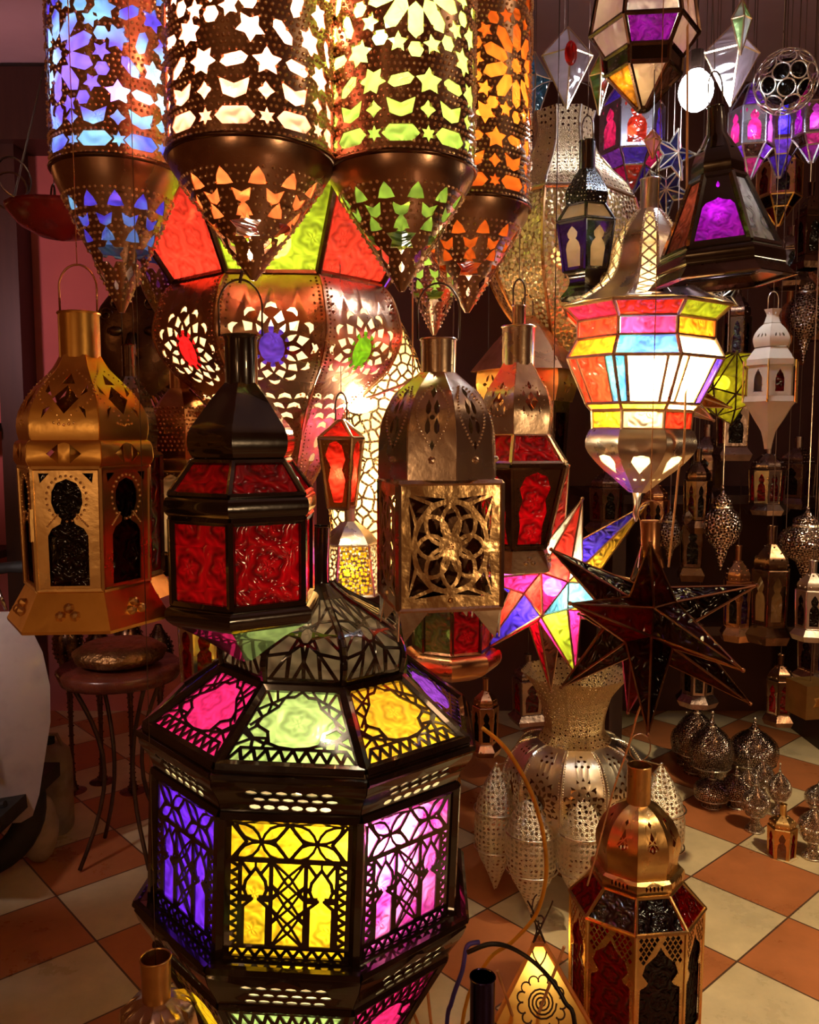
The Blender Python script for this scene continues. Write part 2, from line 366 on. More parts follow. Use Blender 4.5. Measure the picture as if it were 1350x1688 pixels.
    def hook(s, z, r, H, mat=None, wire_to=None, ax=0, lean=0):
        mat = mat or WIRE; mb = MB(); ca, sa = math.cos(ax), math.sin(ax)
        pts = []
        for i in range(17):
            t = PI * i / 16; x = r * math.cos(t); zz = (H * .55 + H * .45 * math.sin(t)) if 0 < i < 16 else 0
            if i in (0, 16): pts.append(s.c + Vector((x * ca, x * sa, z - s.c.z)))
            pts.append(s.c + Vector((x * ca * 1.02, x * sa, z + H * .5 + H * .5 * math.sin(t) - s.c.z)))
        if not isinstance(pts[0], Vector): pass
        p0 = pts[0]; pts = [p0] + pts[1:-1] if False else pts
        tube(mb, pts[:-1] + [s.c + Vector((-r * ca, -r * sa, z - s.c.z))], .0014, 6)
        o = mb.build('hanging_ring', mat, s.root, smooth=True)
        if wire_to:
            mb = MB(); tp = Vector((s.c.x + lean, s.c.y, z + H)); bar(mb, (s.c.x, s.c.y, z + H - .002), (tp.x, tp.y, wire_to), .0007, 5)
            mb.build('hanging_wire', mat, s.root, smooth=True)
        return o
    def cap(s, z, r, mat, name='base_plate', n=None):
        n = s.n or 24; mb = MB()
        mb.add([s.pt(s.rot + 2 * PI * (i - .5) / n, r, z) for i in range(n)], [tuple(range(n))]); return mb.build(name, mat, s.root, solid=.002)
    def bulb(s, X, Y, Z, c, st, r=.022):
        mb = MB(); ball(mb, (X, Y, Z), r, 10, 7); k = .75
        o = mb.build('light_bulb', emis('bulb_glow', c, st), s.root, smooth=True)
        m2 = MB(); tube(m2, [(X, Y, Z + r * .85), (X, Y, Z + r * 2.2)], r * .5, 8); m2.build('bulb_socket', WIRE, s.root)
        return o
def beadgrid(du, dv, r, margin=.004, v0=0, v1=1, jit=.35):
    def fn(i, W, L, holes):
        out = []; nv = int(L * (v1 - v0) / dv)
        bbs = [(min(p[0] for p in h), max(p[0] for p in h), min(p[1] for p in h), max(p[1] for p in h), h) for h in holes]
        for j in range(nv):
            v = v0 + (j + .5) / nv * (v1 - v0); nu_ = max(int(W(v) / du), 1)
            for k in range(nu_):
                u = (k + .5 + (j % 2) * .5 + random.uniform(-jit, jit) * .5) / nu_
                if u > .99 or u < .01: continue
                mu = margin / W(v); mv = margin / L; bad = False
                for (a, b, c, d, h) in bbs:
                    if a - mu < u < b + mu and c - mv < v < d + mv:
                        if any(inpoly((u + x * mu, v + y * mv), h) for x, y in ((0, 0), (1, 0), (-1, 0), (0, 1), (0, -1))): bad = True; break
                if not bad: out.append((u, v, r))
        return out
    return fn
def outline_beads(gap, r, off=.004):
    def fn(i, W, L, holes):
        out = []
        for h in holes:
            cx = sum(p[0] for p in h) / len(h); cy = sum(p[1] for p in h) / len(h)
            for a, b in zip(h, h[1:] + h[:1]):
                w_ = W(cy); ln = math.hypot((b[0] - a[0]) * w_, (b[1] - a[1]) * L); k = max(int(ln / gap), 1)
                for j in range(k):
                    x = a[0] + (b[0] - a[0]) * (j + .5) / k; y = a[1] + (b[1] - a[1]) * (j + .5) / k
                    dx, dy = (x - cx) * w_, (y - cy) * L; d = math.hypot(dx, dy) + 1e-9
                    x += dx / d * off / w_; y += dy / d * off / L
                    if .01 < x < .99 and .01 < y < .99: out.append((x, y, r))
        return out
    return fn
WARM = (1, .72, .38)
CEIL = 3.32
# ================================================================== THE SETTING
def setting():
    m, g = newmat('checker_floor_tiles'); b = pbsdf(g, (1, 1, 1), 0, .32)
    t = g.n('ShaderNodeTexCoord'); mp = g.n('ShaderNodeMapping'); g.l(t.outputs['Object'], mp.inputs[0])
    A = math.radians(42)
    cor = Vector((.940, 2.285)); side = .332
    mp.vector_type = 'TEXTURE'; mp.inputs['Location'].default_value = (cor.x, cor.y - 1.8, .013); mp.inputs['Rotation'].default_value = (0, 0, A); mp.inputs['Scale'].default_value = (side, side, 1)
    ck = g.n('ShaderNodeTexChecker'); ck.inputs['Scale'].default_value = 1; ck.inputs[1].default_value = (.50, .17, .06, 1); ck.inputs[2].default_value = (.70, .56, .33, 1); g.l(mp.outputs[0], ck.inputs[0])
    sp = g.n('ShaderNodeSeparateXYZ'); g.l(mp.outputs[0], sp.inputs[0])
    def ed(x): return g.m('ABSOLUTE', g.m('SUBTRACT', g.m('FRACT', x), .5))
    gr = g.m('GREATER_THAN', g.m('MAXIMUM', ed(sp.outputs[0]), ed(sp.outputs[1])), .491)
    n = g.n('ShaderNodeTexNoise'); n.inputs['Scale'].default_value = 5; n.inputs['Detail'].default_value = 8; n.inputs['Roughness'].default_value = .65; g.l(t.outputs['Object'], n.inputs['Vector'])
    r = g.n('ShaderNodeMapRange'); r.inputs[1].default_value = .3; r.inputs[2].default_value = .7; r.inputs[3].default_value = .72; r.inputs[4].default_value = 1.08; g.l(n.outputs[0], r.inputs[0])
    mx = g.n('ShaderNodeMix', data_type='RGBA', blend_type='MULTIPLY'); mx.inputs[0].default_value = 1; g.l(ck.outputs[0], mx.inputs[6]); g.l(r.outputs[0], mx.inputs[7])
    m2 = g.n('ShaderNodeMix', data_type='RGBA'); g.l(gr, m2.inputs[0]); g.l(mx.outputs[2], m2.inputs[6]); m2.inputs[7].default_value = (.10, .05, .03, 1); g.l(m2.outputs[2], b.inputs['Base Color'])
    g.l(g.m('MULTIPLY_ADD', n.outputs[0], .4, .12), b.inputs['Roughness'])
    bp = g.n('ShaderNodeBump'); bp.inputs['Strength'].default_value = .25; bp.inputs['Distance'].default_value = .003; g.l(g.m('SUBTRACT', n.outputs[0], gr), bp.inputs['Height']); g.l(bp.outputs[0], b.inputs['Normal']); g.l(b.outputs[0], g.o.inputs[0])
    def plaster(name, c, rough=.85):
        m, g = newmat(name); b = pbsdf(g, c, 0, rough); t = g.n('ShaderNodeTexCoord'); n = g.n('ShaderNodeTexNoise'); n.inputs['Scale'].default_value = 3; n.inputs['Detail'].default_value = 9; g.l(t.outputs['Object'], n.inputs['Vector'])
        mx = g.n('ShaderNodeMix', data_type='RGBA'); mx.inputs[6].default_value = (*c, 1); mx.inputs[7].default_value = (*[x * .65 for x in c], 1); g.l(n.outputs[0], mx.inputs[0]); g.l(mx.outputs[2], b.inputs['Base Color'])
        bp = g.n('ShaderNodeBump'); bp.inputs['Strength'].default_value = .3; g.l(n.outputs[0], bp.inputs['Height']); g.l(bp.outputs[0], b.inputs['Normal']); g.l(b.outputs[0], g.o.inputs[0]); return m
    def wood(name, c):
        m, g = newmat(name); b = pbsdf(g, c, 0, .5); t = g.n('ShaderNodeTexCoord'); mp = g.n('ShaderNodeMapping'); mp.inputs['Scale'].default_value = (12, 12, 1.2); n = g.n('ShaderNodeTexNoise'); n.inputs['Scale'].default_value = 3; n.inputs['Detail'].default_value = 6
        g.l(t.outputs['Object'], mp.inputs[0]); g.l(mp.outputs[0], n.inputs['Vector']); mx = g.n('ShaderNodeMix', data_type='RGBA'); mx.inputs[6].default_value = (*c, 1); mx.inputs[7].default_value = (*[x * .4 for x in c], 1); g.l(n.outputs[0], mx.inputs[0]); g.l(mx.outputs[2], b.inputs['Base Color']); g.l(b.outputs[0], g.o.inputs[0]); return m
    global WOOD, PLASTER, DWALL
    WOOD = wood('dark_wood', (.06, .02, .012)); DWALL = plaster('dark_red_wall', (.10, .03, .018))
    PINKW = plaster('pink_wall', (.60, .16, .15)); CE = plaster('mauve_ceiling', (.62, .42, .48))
    def bx(name, c, s, mt, kind='structure'):
        mb = MB(); box(mb, (0, 0, 0), s); o = mb.build(name, mt, None); o.location = c; tag(o, kind=kind); return o
    bx('floor', (0, 1.8, -.05), (6.6, 7.4, .1), m)
    bx('ceiling', (0, 2.5, CEIL + .05), (6.6, 6.0, .1), CE)
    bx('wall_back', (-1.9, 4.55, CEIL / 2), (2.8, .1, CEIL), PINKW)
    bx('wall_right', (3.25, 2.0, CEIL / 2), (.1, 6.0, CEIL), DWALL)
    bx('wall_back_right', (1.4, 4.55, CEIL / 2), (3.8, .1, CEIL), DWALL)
    bx('trim_1', (-1.9, 4.38, 3.12), (2.8, .26, .34), WOOD)
    bx('trim_2', (-2.03, 4.4, CEIL / 2 - .03), (.12, .16, CEIL - .2), WOOD)
    for z in (.9, 1.55, 2.05, 2.5): bx('trim_3', (-2.4, 4.36, z), (.62, .26, .04), WOOD)
setting()

# ================================================================== TOP CHANDELIER OF PIERCED TUBES
def chandelier():
    root = thing('tube_chandelier', 'hanging cluster of pierced metal tubes lit blue, red, green and orange, at the top', 'chandelier', P(470, 60, 1.45))
    ztop = CAMZ + 1.12
    films = {'blue': glass('blue_film', (.12, .07, 1), .1, 12, c2=(.22, .55, 1), nsc=9, dark=.7), 'red': glass('red_film', (1, .34, .24), .1, 12, dark=.8),  # cyan patches paint reflections into the blue film
             'green': glass('green_film', (.52, .82, .12), .1, 12, dark=.75), 'orange': glass('orange_film', (1, .22, .02), .1, 12, dark=.7)}
    cone_f = {'blue': films['blue'], 'red': films['red'], 'green': films['green'], 'orange': films['orange']}
    def tube_(px, Y, hw, ringpy, tippy, fk, label, pw, bz, flow, conef=None, seed=1):
        L = Lan.__new__(Lan); L.Y = Y; L.px = px; L.n = 0; L.rot = 0; L.c = P(px, ringpy, Y); L.root = root; r = Y * math.sin(math.atan(hw / F))
        rz = P(px, ringpy, Y).z; tz = P(px, tippy, Y).z
        prof = [(ztop, r), (rz, r)]; H = ztop - rz; C = 2 * PI * r
        def holes(i, W, LL):
            hs = []
            for (fu, fz) in flow:          # flower centres: angle fraction, height above the rim
                v = 1 - fz / LL; 
                hs.append(stamp(star(10, 1, .8), fu, v, .013, 0, W, LL))
                for k in range(10):
                    a = 2 * PI * k / 10
                    def pol(rad, aa): return fu + rad * math.sin(aa) / C, v - rad * math.cos(aa) / LL
                    x, y = pol(.042, a); hs.append(stamp(HEXL, x, y, .0225, -a, W, LL, 1.15))
                    x, y = pol(.0725, a + PI / 10); hs.append(stamp(star(5, 1, .5), x, y, .0135, k, W, LL))
                    x, y = pol(.077, a); hs.append(stamp(circ(6), x, y, .0105, 0, W, LL))
            def free(p): return all(math.hypot(((p[0] - fu + .5) % 1 - .5) * C, (p[1] - (1 - fz / LL)) * LL) > .094 for fu, fz in flow)
            nn = 9
            for k in range(nn):
                u = (k + .5) / nn
                hs.append(stamp(HEXL, u, 1 - .022 / LL, .025, PI / 2, W, LL, 1.1)); hs.append(stamp(star(6, 1, .5), (k + 1.0) % nn / nn + .001 if k < nn - 1 else .012, 1 - .022 / LL, .011, 0, W, LL))
                hs.append(stamp(CHEV, u, 1 - .055 / LL, .018, 0, W, LL, 1.3)); hs.append(stamp(star(4, 1, .6), u + .5 / nn if k < nn - 1 else .99, 1 - .052 / LL, .011, 0, W, LL))
            for row in range(14):
                z = .086 + row * .037
                if z > H - .03: break
                for k in range(17):
                    u = (k + .5 + .5 * (row % 2)) / 17
                    if u > .98: continue
                    v = 1 - z / LL
                    if free((u, v)): hs.append(stamp([HEXL, star(5, 1, .55), HEXL, star(6, 1, .6)][(k + row) % 4], u, v, .0175, (k * 2 + row) * .7, W, LL, 1.1))
            return hs
        tb = L.shell('pierced_tube', prof, DARKTUBE, holes=holes, nv=10, beads=beadgrid(.0078, .0078, .0030, .0012), label=label)
        inner = L.shell('tube_lining', prof, films[fk], parent=tb, nv=4, dr=-.003, solid=0); 
        cp = [(rz, r), (rz - .004, r * 1.01), (rz - .016, r * .95), (rz + (tz - rz) * .55, r * .50), (tz, .003)]
        Rk = [0]
        def ch(i, W, LL):
            hs = []
            for (v, n, s, sh) in ((.27, 12, .014, star(3, 1, .6)), (.38, 11, .0145, CHEV), (.49, 9, .013, star(3, 1, .6)), (.61, 5, .021, star(6, 1, .6)), (.73, 4, .013, LOZ), (.82, 3, .010, DROP)):
                for k in range(n):
                    u = (k + (.5 if n % 2 else 0) + .25 * 0) / n
                    if n % 2 == 0: u = (k + .5) / n
                    hs.append(stamp(sh, u, v, s, 0, W, LL))
            return hs
        cn = L.shell('cone_tip', cp, DARKTUBE, parent=tb, holes=ch, nv=14, beads=beadgrid(.0092, .009, .0029, .0015, .17, .93))
        L.shell('cone_lining', [(a, b - .004) for a, b in cp[2:-1]], (conef or films[fk]), parent=tb, nv=6, solid=0)
        mb = MB(); tube(mb, [L.pt(2 * PI * i / 40, r * 1.015, rz) for i in range(40)], .0035, 6, True); mb.build('rim', DARKBR, tb, smooth=True)
        L.bulb(L.c.x + bz[0], L.c.y + bz[1], rz + bz[2], (1, .80, .52) if fk == 'red' else (1, .85, .65), pw, .02)
        return L
    tube_(415, 1.15, 130, 268, 462, 'red', 'white hot pink and orange tube', 1700, (.01, 0, .22), [(.46, .215), (.96, .2)], conef=glass('dimmed_red_film', (.42, .10, .03), .1, 12))  # cone film darkened to dim the strong light in the cone
    tube_(662, 1.20, 116, 288, 480, 'green', 'lime green tube', 330, (-.03, 0, .18), [(.53, .2), (.03, .2)], conef=glass('dimmed_green_film', (.30, .50, .06), .1, 12))  # darker copy of the green film dims this cone
    tube_(194, 1.32, 99, 288, 515, 'blue', 'blue tube', 130, (0, 0, .12), [(.40, .14), (.9, .14)])
    tube_(771, 1.44, 98, 348, 515, 'orange', 'orange tube', 120, (0, 0, .15), [(.62, .2), (.1, .2)])
    tube_(716, 1.84, 70, 400, 552, 'green', 'rear yellow tube', 130, (0, 0, .1), [(.5, .2)])
    tube_(262, 1.62, 70, 340, 500, 'blue', 'rear blue tube', 60, (0, 0, .1), [(.5, .2)])
    mb = MB(); c = P(470, 60, 1.45)
    for i in range(32): pass
    mb.add([(c.x + .62 * math.cos(2 * PI * i / 32), c.y + .55 * math.sin(2 * PI * i / 32), ztop + .002) for i in range(32)], [tuple(range(32))])
    mb.build('top_plate', DARKBR, root, solid=.01)
    mb = MB(); bar(mb, (c.x, c.y, ztop), (c.x, c.y, CEIL), .015, 8); mb.build('hanging_rod', DARKBR, root)
chandelier()

# ================================================================== FUNNEL + BULB LANTERN
def rosette(cu, cv, s, sq=1):
    def fn(i, W, L):
        hs = [stamp(circ(12, 1, .85, 1.1), cu, cv, .36 * s, 0, W, L)]
        for k in range(12):
            a = 2 * PI * k / 12
            u = cu + .47 * s * math.sin(a) / W(cv); v = cv - .47 * s * math.cos(a) / L; hs.append(stamp(DROP, u, v, .19 * s, -a, W, L, .95))
            a += PI / 12
            u = cu + .72 * s * math.sin(a) / W(cv); v = cv - .74 * s * math.cos(a) / L; hs.append(stamp([(0, 1), (.75, -.2), (0, -.8), (-.75, -.2)], u, v, .17 * s, -a, W, L, 1))
            a -= PI / 12; u = cu + .98 * s * math.sin(a) / W(cv); v = cv - 1.0 * s * math.cos(a) / L; hs.append(stamp(HALF, u, v, .14 * s, -a, W, L, 1))
        return hs
    return fn
def funnel():
    L = Lan('onion_lantern', 'onion shaped lantern, red and lime glass funnel above a pierced bulb with round glasses', 'lantern', 466, 560, 1.66, 8, -5, base=860)
    t = L.pr([(286, 268), (461, 172)], .6)
    L.frame('funnel_frame', t, DARKBR, .0065, n=6)
    L.panes(t[0], t[1], [LIME, RED, VIO, BLUE, LIME, RED, VIO, RED], .03, labels=['lime green glass panel', 'red orange glass panel', 'violet glass panel', 'blue glass panel', 'lime green glass panel', 'red glass panel', 'violet glass panel', 'red glass panel'])
    pr = smooth(L.pr([(461, 172), (482, 190), (520, 203), (556, 205), (600, 186), (640, 146), (690, 104), (760, 70), (840, 24)], .6), 3)
    L.faces = None
    T = sum(math.hypot(b[0] - a[0], b[1] - a[1]) for a, b in zip(pr, pr[1:]))
    def holes(i, W, LL):
        hs = rosette(.5, .285, .073)(i, W, LL)
        for (v, n) in ((.50, 4), (.545, 3), (.59, 2), (.63, 1)):
            for k in range(n): hs.append(stamp(HALF, .5 + (k - (n - 1) / 2) * .030 / W(v), v, .013, 0, W, LL))
        for v in (.70, .77, .84): hs.append(stamp(circ(8, 1, .7, 1.3), .5, v, .010, 0, W, LL))
        return hs
    def bd(i, W, LL, h):
        out = []
        for k in range(64):
            v = .03 + k / 64 * .9; e = .008 / W(v); out += [(e, v, .0028), (1 - e, v, .0028)]
            e = .018 / W(v)
            if k % 2 and e < .45: out += [(e, v, .0025), (1 - e, v, .0025)]
        return out + outline_beads(.014, .0018, .004)(i, W, LL, h[:1])
    L.shell('pierced_bulb', pr, metal('bulb_bronze', (.62, .36, .22), .25, .3, (.34, .16, .10)), holes=holes, nu=4, nv=26, beads=bd)
    L.shell('bulb_lining', pr[:22], CRM, dr=-.006, solid=0)
    LEAF = glass('leaf_green_glass', (.16, .55, .02), .12, 18)
    for i, (m, nm) in enumerate(((BLUE, 'blue'), (LEAF, 'green'), (RED, 'red'), (BLUE, 'blue'), (LEAF, 'green'), (RED, 'red'), (BLUE, 'blue'), (glass('ruby_disc', (1, .02, .04), .15, 20), 'red'))):
        mp, uvf, W, LL = L.fm(i, pr, .0005); mb = MB(); k = 20
        pts = [(.5, .285)] + [(.5 + .030 * (1 + .03 * math.sin(j * 5)) * math.cos(2 * PI * j / k) / W(.285), .285 + .038 * math.sin(2 * PI * j / k) / LL) for j in range(k)]
        mb.add([mp(*p) for p in pts], [(0, 1 + j, 1 + (j + 1) % k) for j in range(k)], [uvf(*p) for p in pts]); mb.build('round_glass', m, L.root, label=nm + ' round glass', smooth=True)
    L.frame('bulb_ribs', pr, COPPER, .003, rings=[0])
    mb = MB(); bar(mb, L.pt(0, 0, t[0][0]), L.pt(0, 0, CAMZ + 1.115), .008, 8); bar(mb, L.pt(0, 0, t[0][0]), L.pt(0, 0, pr[12][0] + .08), .004, 6)
    for i in range(8): bar(mb, L.pt(0, 0, t[0][0]), L.pt(L.ang(i), t[0][1], t[0][0]), .003)
    mb.build('centre_rod', DARKBR, L.root)
    c = P(466, 540, 1.66); L.bulb(c.x, c.y, c.z + .02, (1, .82, .55), 75, .03)
    c = P(455, 400, 1.66); L.bulb(c.x, c.y, c.z, (1, .85, .6), 95, .03)
funnel()

# ================================================================== HERO OCTAGONAL LANTERN
def hero():
    L = Lan('octagonal_lantern', 'large black octagonal fretwork lantern glowing blue, yellow and magenta, in the lower centre', 'lantern', 486, 1450, 1.5, 8, -9, base=None, tilt=.04)
    L.root.location.z = 0; ORG[L.root.name] = Vector((L.c.x, L.c.y, 0))
    L.neck([L.zr(868, 17), L.zr(940, 17), L.zr(975, 20)], BLACK)
    dm = smooth(L.pr([(962, 24), (985, 52), (1015, 100), (1045, 142), (1080, 160), (1105, 158), (1128, 152)], .7), 3)
    def dh(i, W, LL):
        hs = [[(.1, .16), (.9, .16), (.96, .90), (.04, .90)]]; return hs
    def ds(i, W, LL):
        st = []; w_ = W(.6); rnd = random.Random(i)
        def P2(u, v): return (u, v)
        wd = .0055
        c = (.5, .58)
        out = []
        for k in range(8):
            a = 2 * PI * k / 8; out.append((c[0] + .26 * math.cos(a), c[1] + .20 * math.sin(a)))
        inn = [(c[0] + .11 * math.cos(2 * PI * (k + .5) / 8), c[1] + .085 * math.sin(2 * PI * (k + .5) / 8)) for k in range(8)]
        for k in range(8):
            st += stroke([inn[k], out[k]], wd, w_, LL) + stroke([inn[k], out[(k + 1) % 8]], wd, w_, LL) + stroke([inn[k], inn[(k + 1) % 8]], wd, w_, LL)
            a = 2 * PI * k / 8; far = (c[0] + .60 * math.cos(a), c[1] + .46 * math.sin(a)); st += stroke([out[k], far], wd, w_, LL)
            a += PI / 8; far = (c[0] + .60 * math.cos(a), c[1] + .46 * math.sin(a)); st += stroke([out[k], far], wd, w_, LL) + stroke([out[(k + 1) % 8], far], wd, w_, LL)
        return st
    L.shell('pierced_dome', dm, BLACK, holes=dh, strokes=ds, nu=2, nv=12, solid=.002)
    L.shell('dome_lining', dm[1:], glass('dimmed_cream_lining', (.34, .26, .17), .25, 8), dr=-.008, solid=0)  # lining colour darkened so the dome looks less lit
    L.frame('dome_ribs', dm, BLACK, .006, rings=[len(dm) - 1], n=6)
    # roof
    rf = L.pr([(1132, 158), (1262, 277)], .88)
    L.frame('roof_frame', rf, BLACK, .0095, n=6)
    def rh(i, W, LL): return [[(.09, .05), (.91, .05), (.95, .93), (.05, .93)]]
    def rs(i, W, LL):
        w_ = W(.55); st = []; wd = .0050
        # ornate window outline
        o = [(.32, .14), (.42, .13), (.50, .06), (.58, .13), (.68, .14), (.72, .26), (.84, .40), (.86, .50), (.74, .58), (.70, .72), (.62, .76), (.5, .78), (.38, .76), (.30, .72), (.26, .58), (.14, .50), (.16, .40), (.28, .26), (.32, .14)]
        st += stroke(o, wd, w_, LL)
        n = 9; z = []
        for k in range(n + 1): z += [(.05 + .9 * k / n, .93), (.05 + .9 * (k + .5) / n, .79)]
        st += stroke(z[:-1], wd, w_, LL) + stroke([(.10, .78), (.9, .78)], wd, w_, LL)
        for sx in (0, 1):
            f = (lambda p: (1 - p[0], p[1])) if sx else (lambda p: p)
            for q in ([(.07, .55), (.16, .66), (.06, .74)], [(.16, .66), (.26, .72), (.3, .72)], [(.16, .66), (.18, .79)], [(.26, .78), (.28, .66), (.16, .66)], [(.08, .30), (.16, .40)], [(.16, .40), (.09, .5)], [(.16, .50), (.07, .60), (.14, .66)], [(.10, .08), (.2, .22), (.32, .14)], [(.2, .22), (.09, .3)], [(.2, .22), (.28, .26)], [(.2, .22), (.2, .34)], [(.2, .05), (.24, .16)], [(.32, .14), (.38, .05)]): st += stroke([f(p) for p in q], wd, w_, LL)
        return st
    L.shell('roof_fretwork', rf, BLACK, holes=rh, strokes=rs, nv=1, solid=.0025, sm=False)
    L.panes(rf[0], rf[1], [GREEN, AMB, VIO, RED, GREEN, AMB, BLUE, PINK], .03, dr=-.006, name='roof_pane', labels=['pale green patterned pane', 'amber patterned pane', 'violet patterned pane', 'red pane', 'green pane', 'amber pane', 'blue pane', 'hot pink patterned pane'])
    def band(name, prof, rows, k0):
        def bh(i, W, LL):
            hs = []
            for r_ in range(3):
                v = rows[0] + (rows[1] - rows[0]) * r_ / 2
                for k in range(6):
                    u = .5 + ((k - 2.5) * .10 + (.04 if r_ % 2 else 0)); hs.append(stamp(circ(8, 1, 1.35, .75), u, v, .0068, 0, W, LL))
            return hs
        L.shell(name, prof, BLACK, holes=bh, nv=6, nu=2, solid=.002)
        L.shell(name + '_lining', [(a, b - .006) for a, b in prof], CRM, parent=None, solid=0)
    zt = L.zr(1262, 277)
    up = smooth(L.pr([(1266, 280), (1280, 289), (1296, 288), (1318, 268), (1342, 262)]), 2)
    band('upper_band', up, (.42, .80), 0)
    L.frame('upper_moulding', [up[2]], BLACK, .007, rings=[0], vert=False, n=6)
    # side panels
    sp_ = L.pr([(1342, 262), (1580, 262)])
    L.frame('corner_posts', sp_, BLACK, .0105, n=6)
    def ph(i, W, LL): return [[(.08, .045), (.92, .045), (.92, .955), (.08, .955)]]
    def ps(i, W, LL):
        w_ = W(.5); wd = .0052; st = []; X = lambda x: .08 + .84 * x; Yy = lambda y: .045 + .91 * y
        S = lambda pts, k=1: st.extend(stroke([(X(a), Yy(b)) for a, b in pts], wd * k, w_, LL))
        S([(0, .27), (1, .27)], 1.6)
        for c in (.26, .74):
            for (dx, dy) in ((1, 1), (1, -1)):
                for off in (-.022, .022):
                    pts = []
                    for k in range(9):
                        t = -1 + 2 * k / 8; b = off * math.sin(PI * (t + 1)) if False else off * abs(math.sin(PI * t)) * 1.6
                        pts.append((c + t * dx * .22 + b, .135 + t * dy * .135 - b * dy))
                    S(pts, .8)
        for c in (0, .5, 1):
            S([(c - .13, .135), (c, .0), (c + .13, .135), (c, .27), (c - .13, .135)] if 0 < c < 1 else ([(0, 0), (.13, .135), (0, .27)] if c == 0 else [(1, 0), (.87, .135), (1, .27)]))
        for x in (.08, .35, .65, .92): S([(x, .27), (x, .925)], 1.3)
        S([(0, .925), (1, .925)], 1.3)
        z = []
        n = 9
        for k in range(n): z += [(k / n, 1), ((k + .5) / n, .935)]
        S(z + [(1, 1)])
        for b0, b1 in ((0, .08), (.92, 1)):
            z = []
            for k in range(8): z += [(b0, .29 + .62 * k / 8), (b1, .29 + .62 * (k + .5) / 8)]
            S(z + [(b0, .91)])
        for cy in (.42, .60, .78):      # centre lattice
            for s_ in (-1, 1):
                for off in (-.02, .02): S([(.35, cy - s_ * .15), (.5 + off, cy + off * s_ * -1), (.65, cy + s_ * .15)], .75)
        for c in (.215, .785):          # keyhole arches
            head = [(c - .03, .565), (c - .075, .545), (c - .10, .49), (c - .085, .43), (c - .04, .375), (c, .33), (c + .04, .375), (c + .085, .43), (c + .10, .49), (c + .075, .545), (c + .03, .565)]
            body = [(c - .03, .565), (c - .105, .62), (c - .105, .92)]; b2 = [(c + .03, .565), (c + .105, .62), (c + .105, .92)]
            S(head); S(body); S(b2)
            for s_ in (-1, 1): S([(c + s_ * .13, .28), (c + s_ * .05, .37)]); S([(c, .27), (c, .34)], .7); S([(c + s_ * .13, .48), (c + s_ * .10, .49)], 1.5); S([(c + s_ * .13, .56), (c + s_ * .05, .56)], 2.0); S([(c + s_ * .12, .62), (c + s_ * .12, .92)], 1.2)
        return st
    L.shell('side_fretwork', sp_, BLACK, holes=ph, strokes=ps, nv=1, solid=.0025, sm=False)
    L.panes(sp_[0], sp_[1], [YEL, MAG, PINK, RED, GREEN, YEL, VIO, glass('indigo_glass', (.12, .02, 1), .1, 12)], .03, dr=-.006, name='side_pane', labels=['yellow pane', 'magenta pane', 'pink pane', 'red pane', 'green pane', 'yellow pane', 'violet pane', 'indigo blue pane'])
    lo = smooth(L.pr([(1580, 266), (1590, 286), (1602, 292), (1618, 288), (1645, 262), (1652, 258)]), 2)
    band('lower_band', lo, (.50, .86), 0)
    L.frame('lower_moulding', [lo[3]], BLACK, .008, rings=[0], vert=False, n=6)
    un = L.pr([(1654, 256), (1790, 150)])
    L.frame('underside_frame', un, BLACK, .009, n=6)
    L.shell('underside_fretwork', un, BLACK, holes=lambda i, W, LL: [[(1 - a, 1 - b) for a, b in rh(i, W, LL)[0]]], strokes=lambda i, W, LL: [[(a, 1 - b) for a, b in q] for q in rs(i, W, LL)], nv=1, solid=.0025, sm=False)
    L.panes(un[0], un[1], [GREEN, PINK, AMB, RED, GREEN, AMB, BLUE, YEL], .03, dr=-.006, name='underside_pane')
    zz = un[1][0]
    ft = smooth([(zz, un[1][1]), (zz - .03, un[1][1] * .8), (zz - .08, un[1][1] * .5), (.06, un[1][1] * .5), (.0, un[1][1] * .95)], 2)
    L.shell('foot', ft, BLACK, nv=len(ft) - 1)
    c = P(574, 1385, 1.31); L.bulb(c.x, c.y, c.z, (1, .80, .50), 230, .026)
    c = P(470, 1300, 1.56); L.bulb(c.x, c.y, c.z + .02, (1, .80, .50), 150, .03)
    c = P(490, 1570, 1.5); L.bulb(c.x, c.y, c.z - .03, (1, .80, .50), 60, .026)
hero()

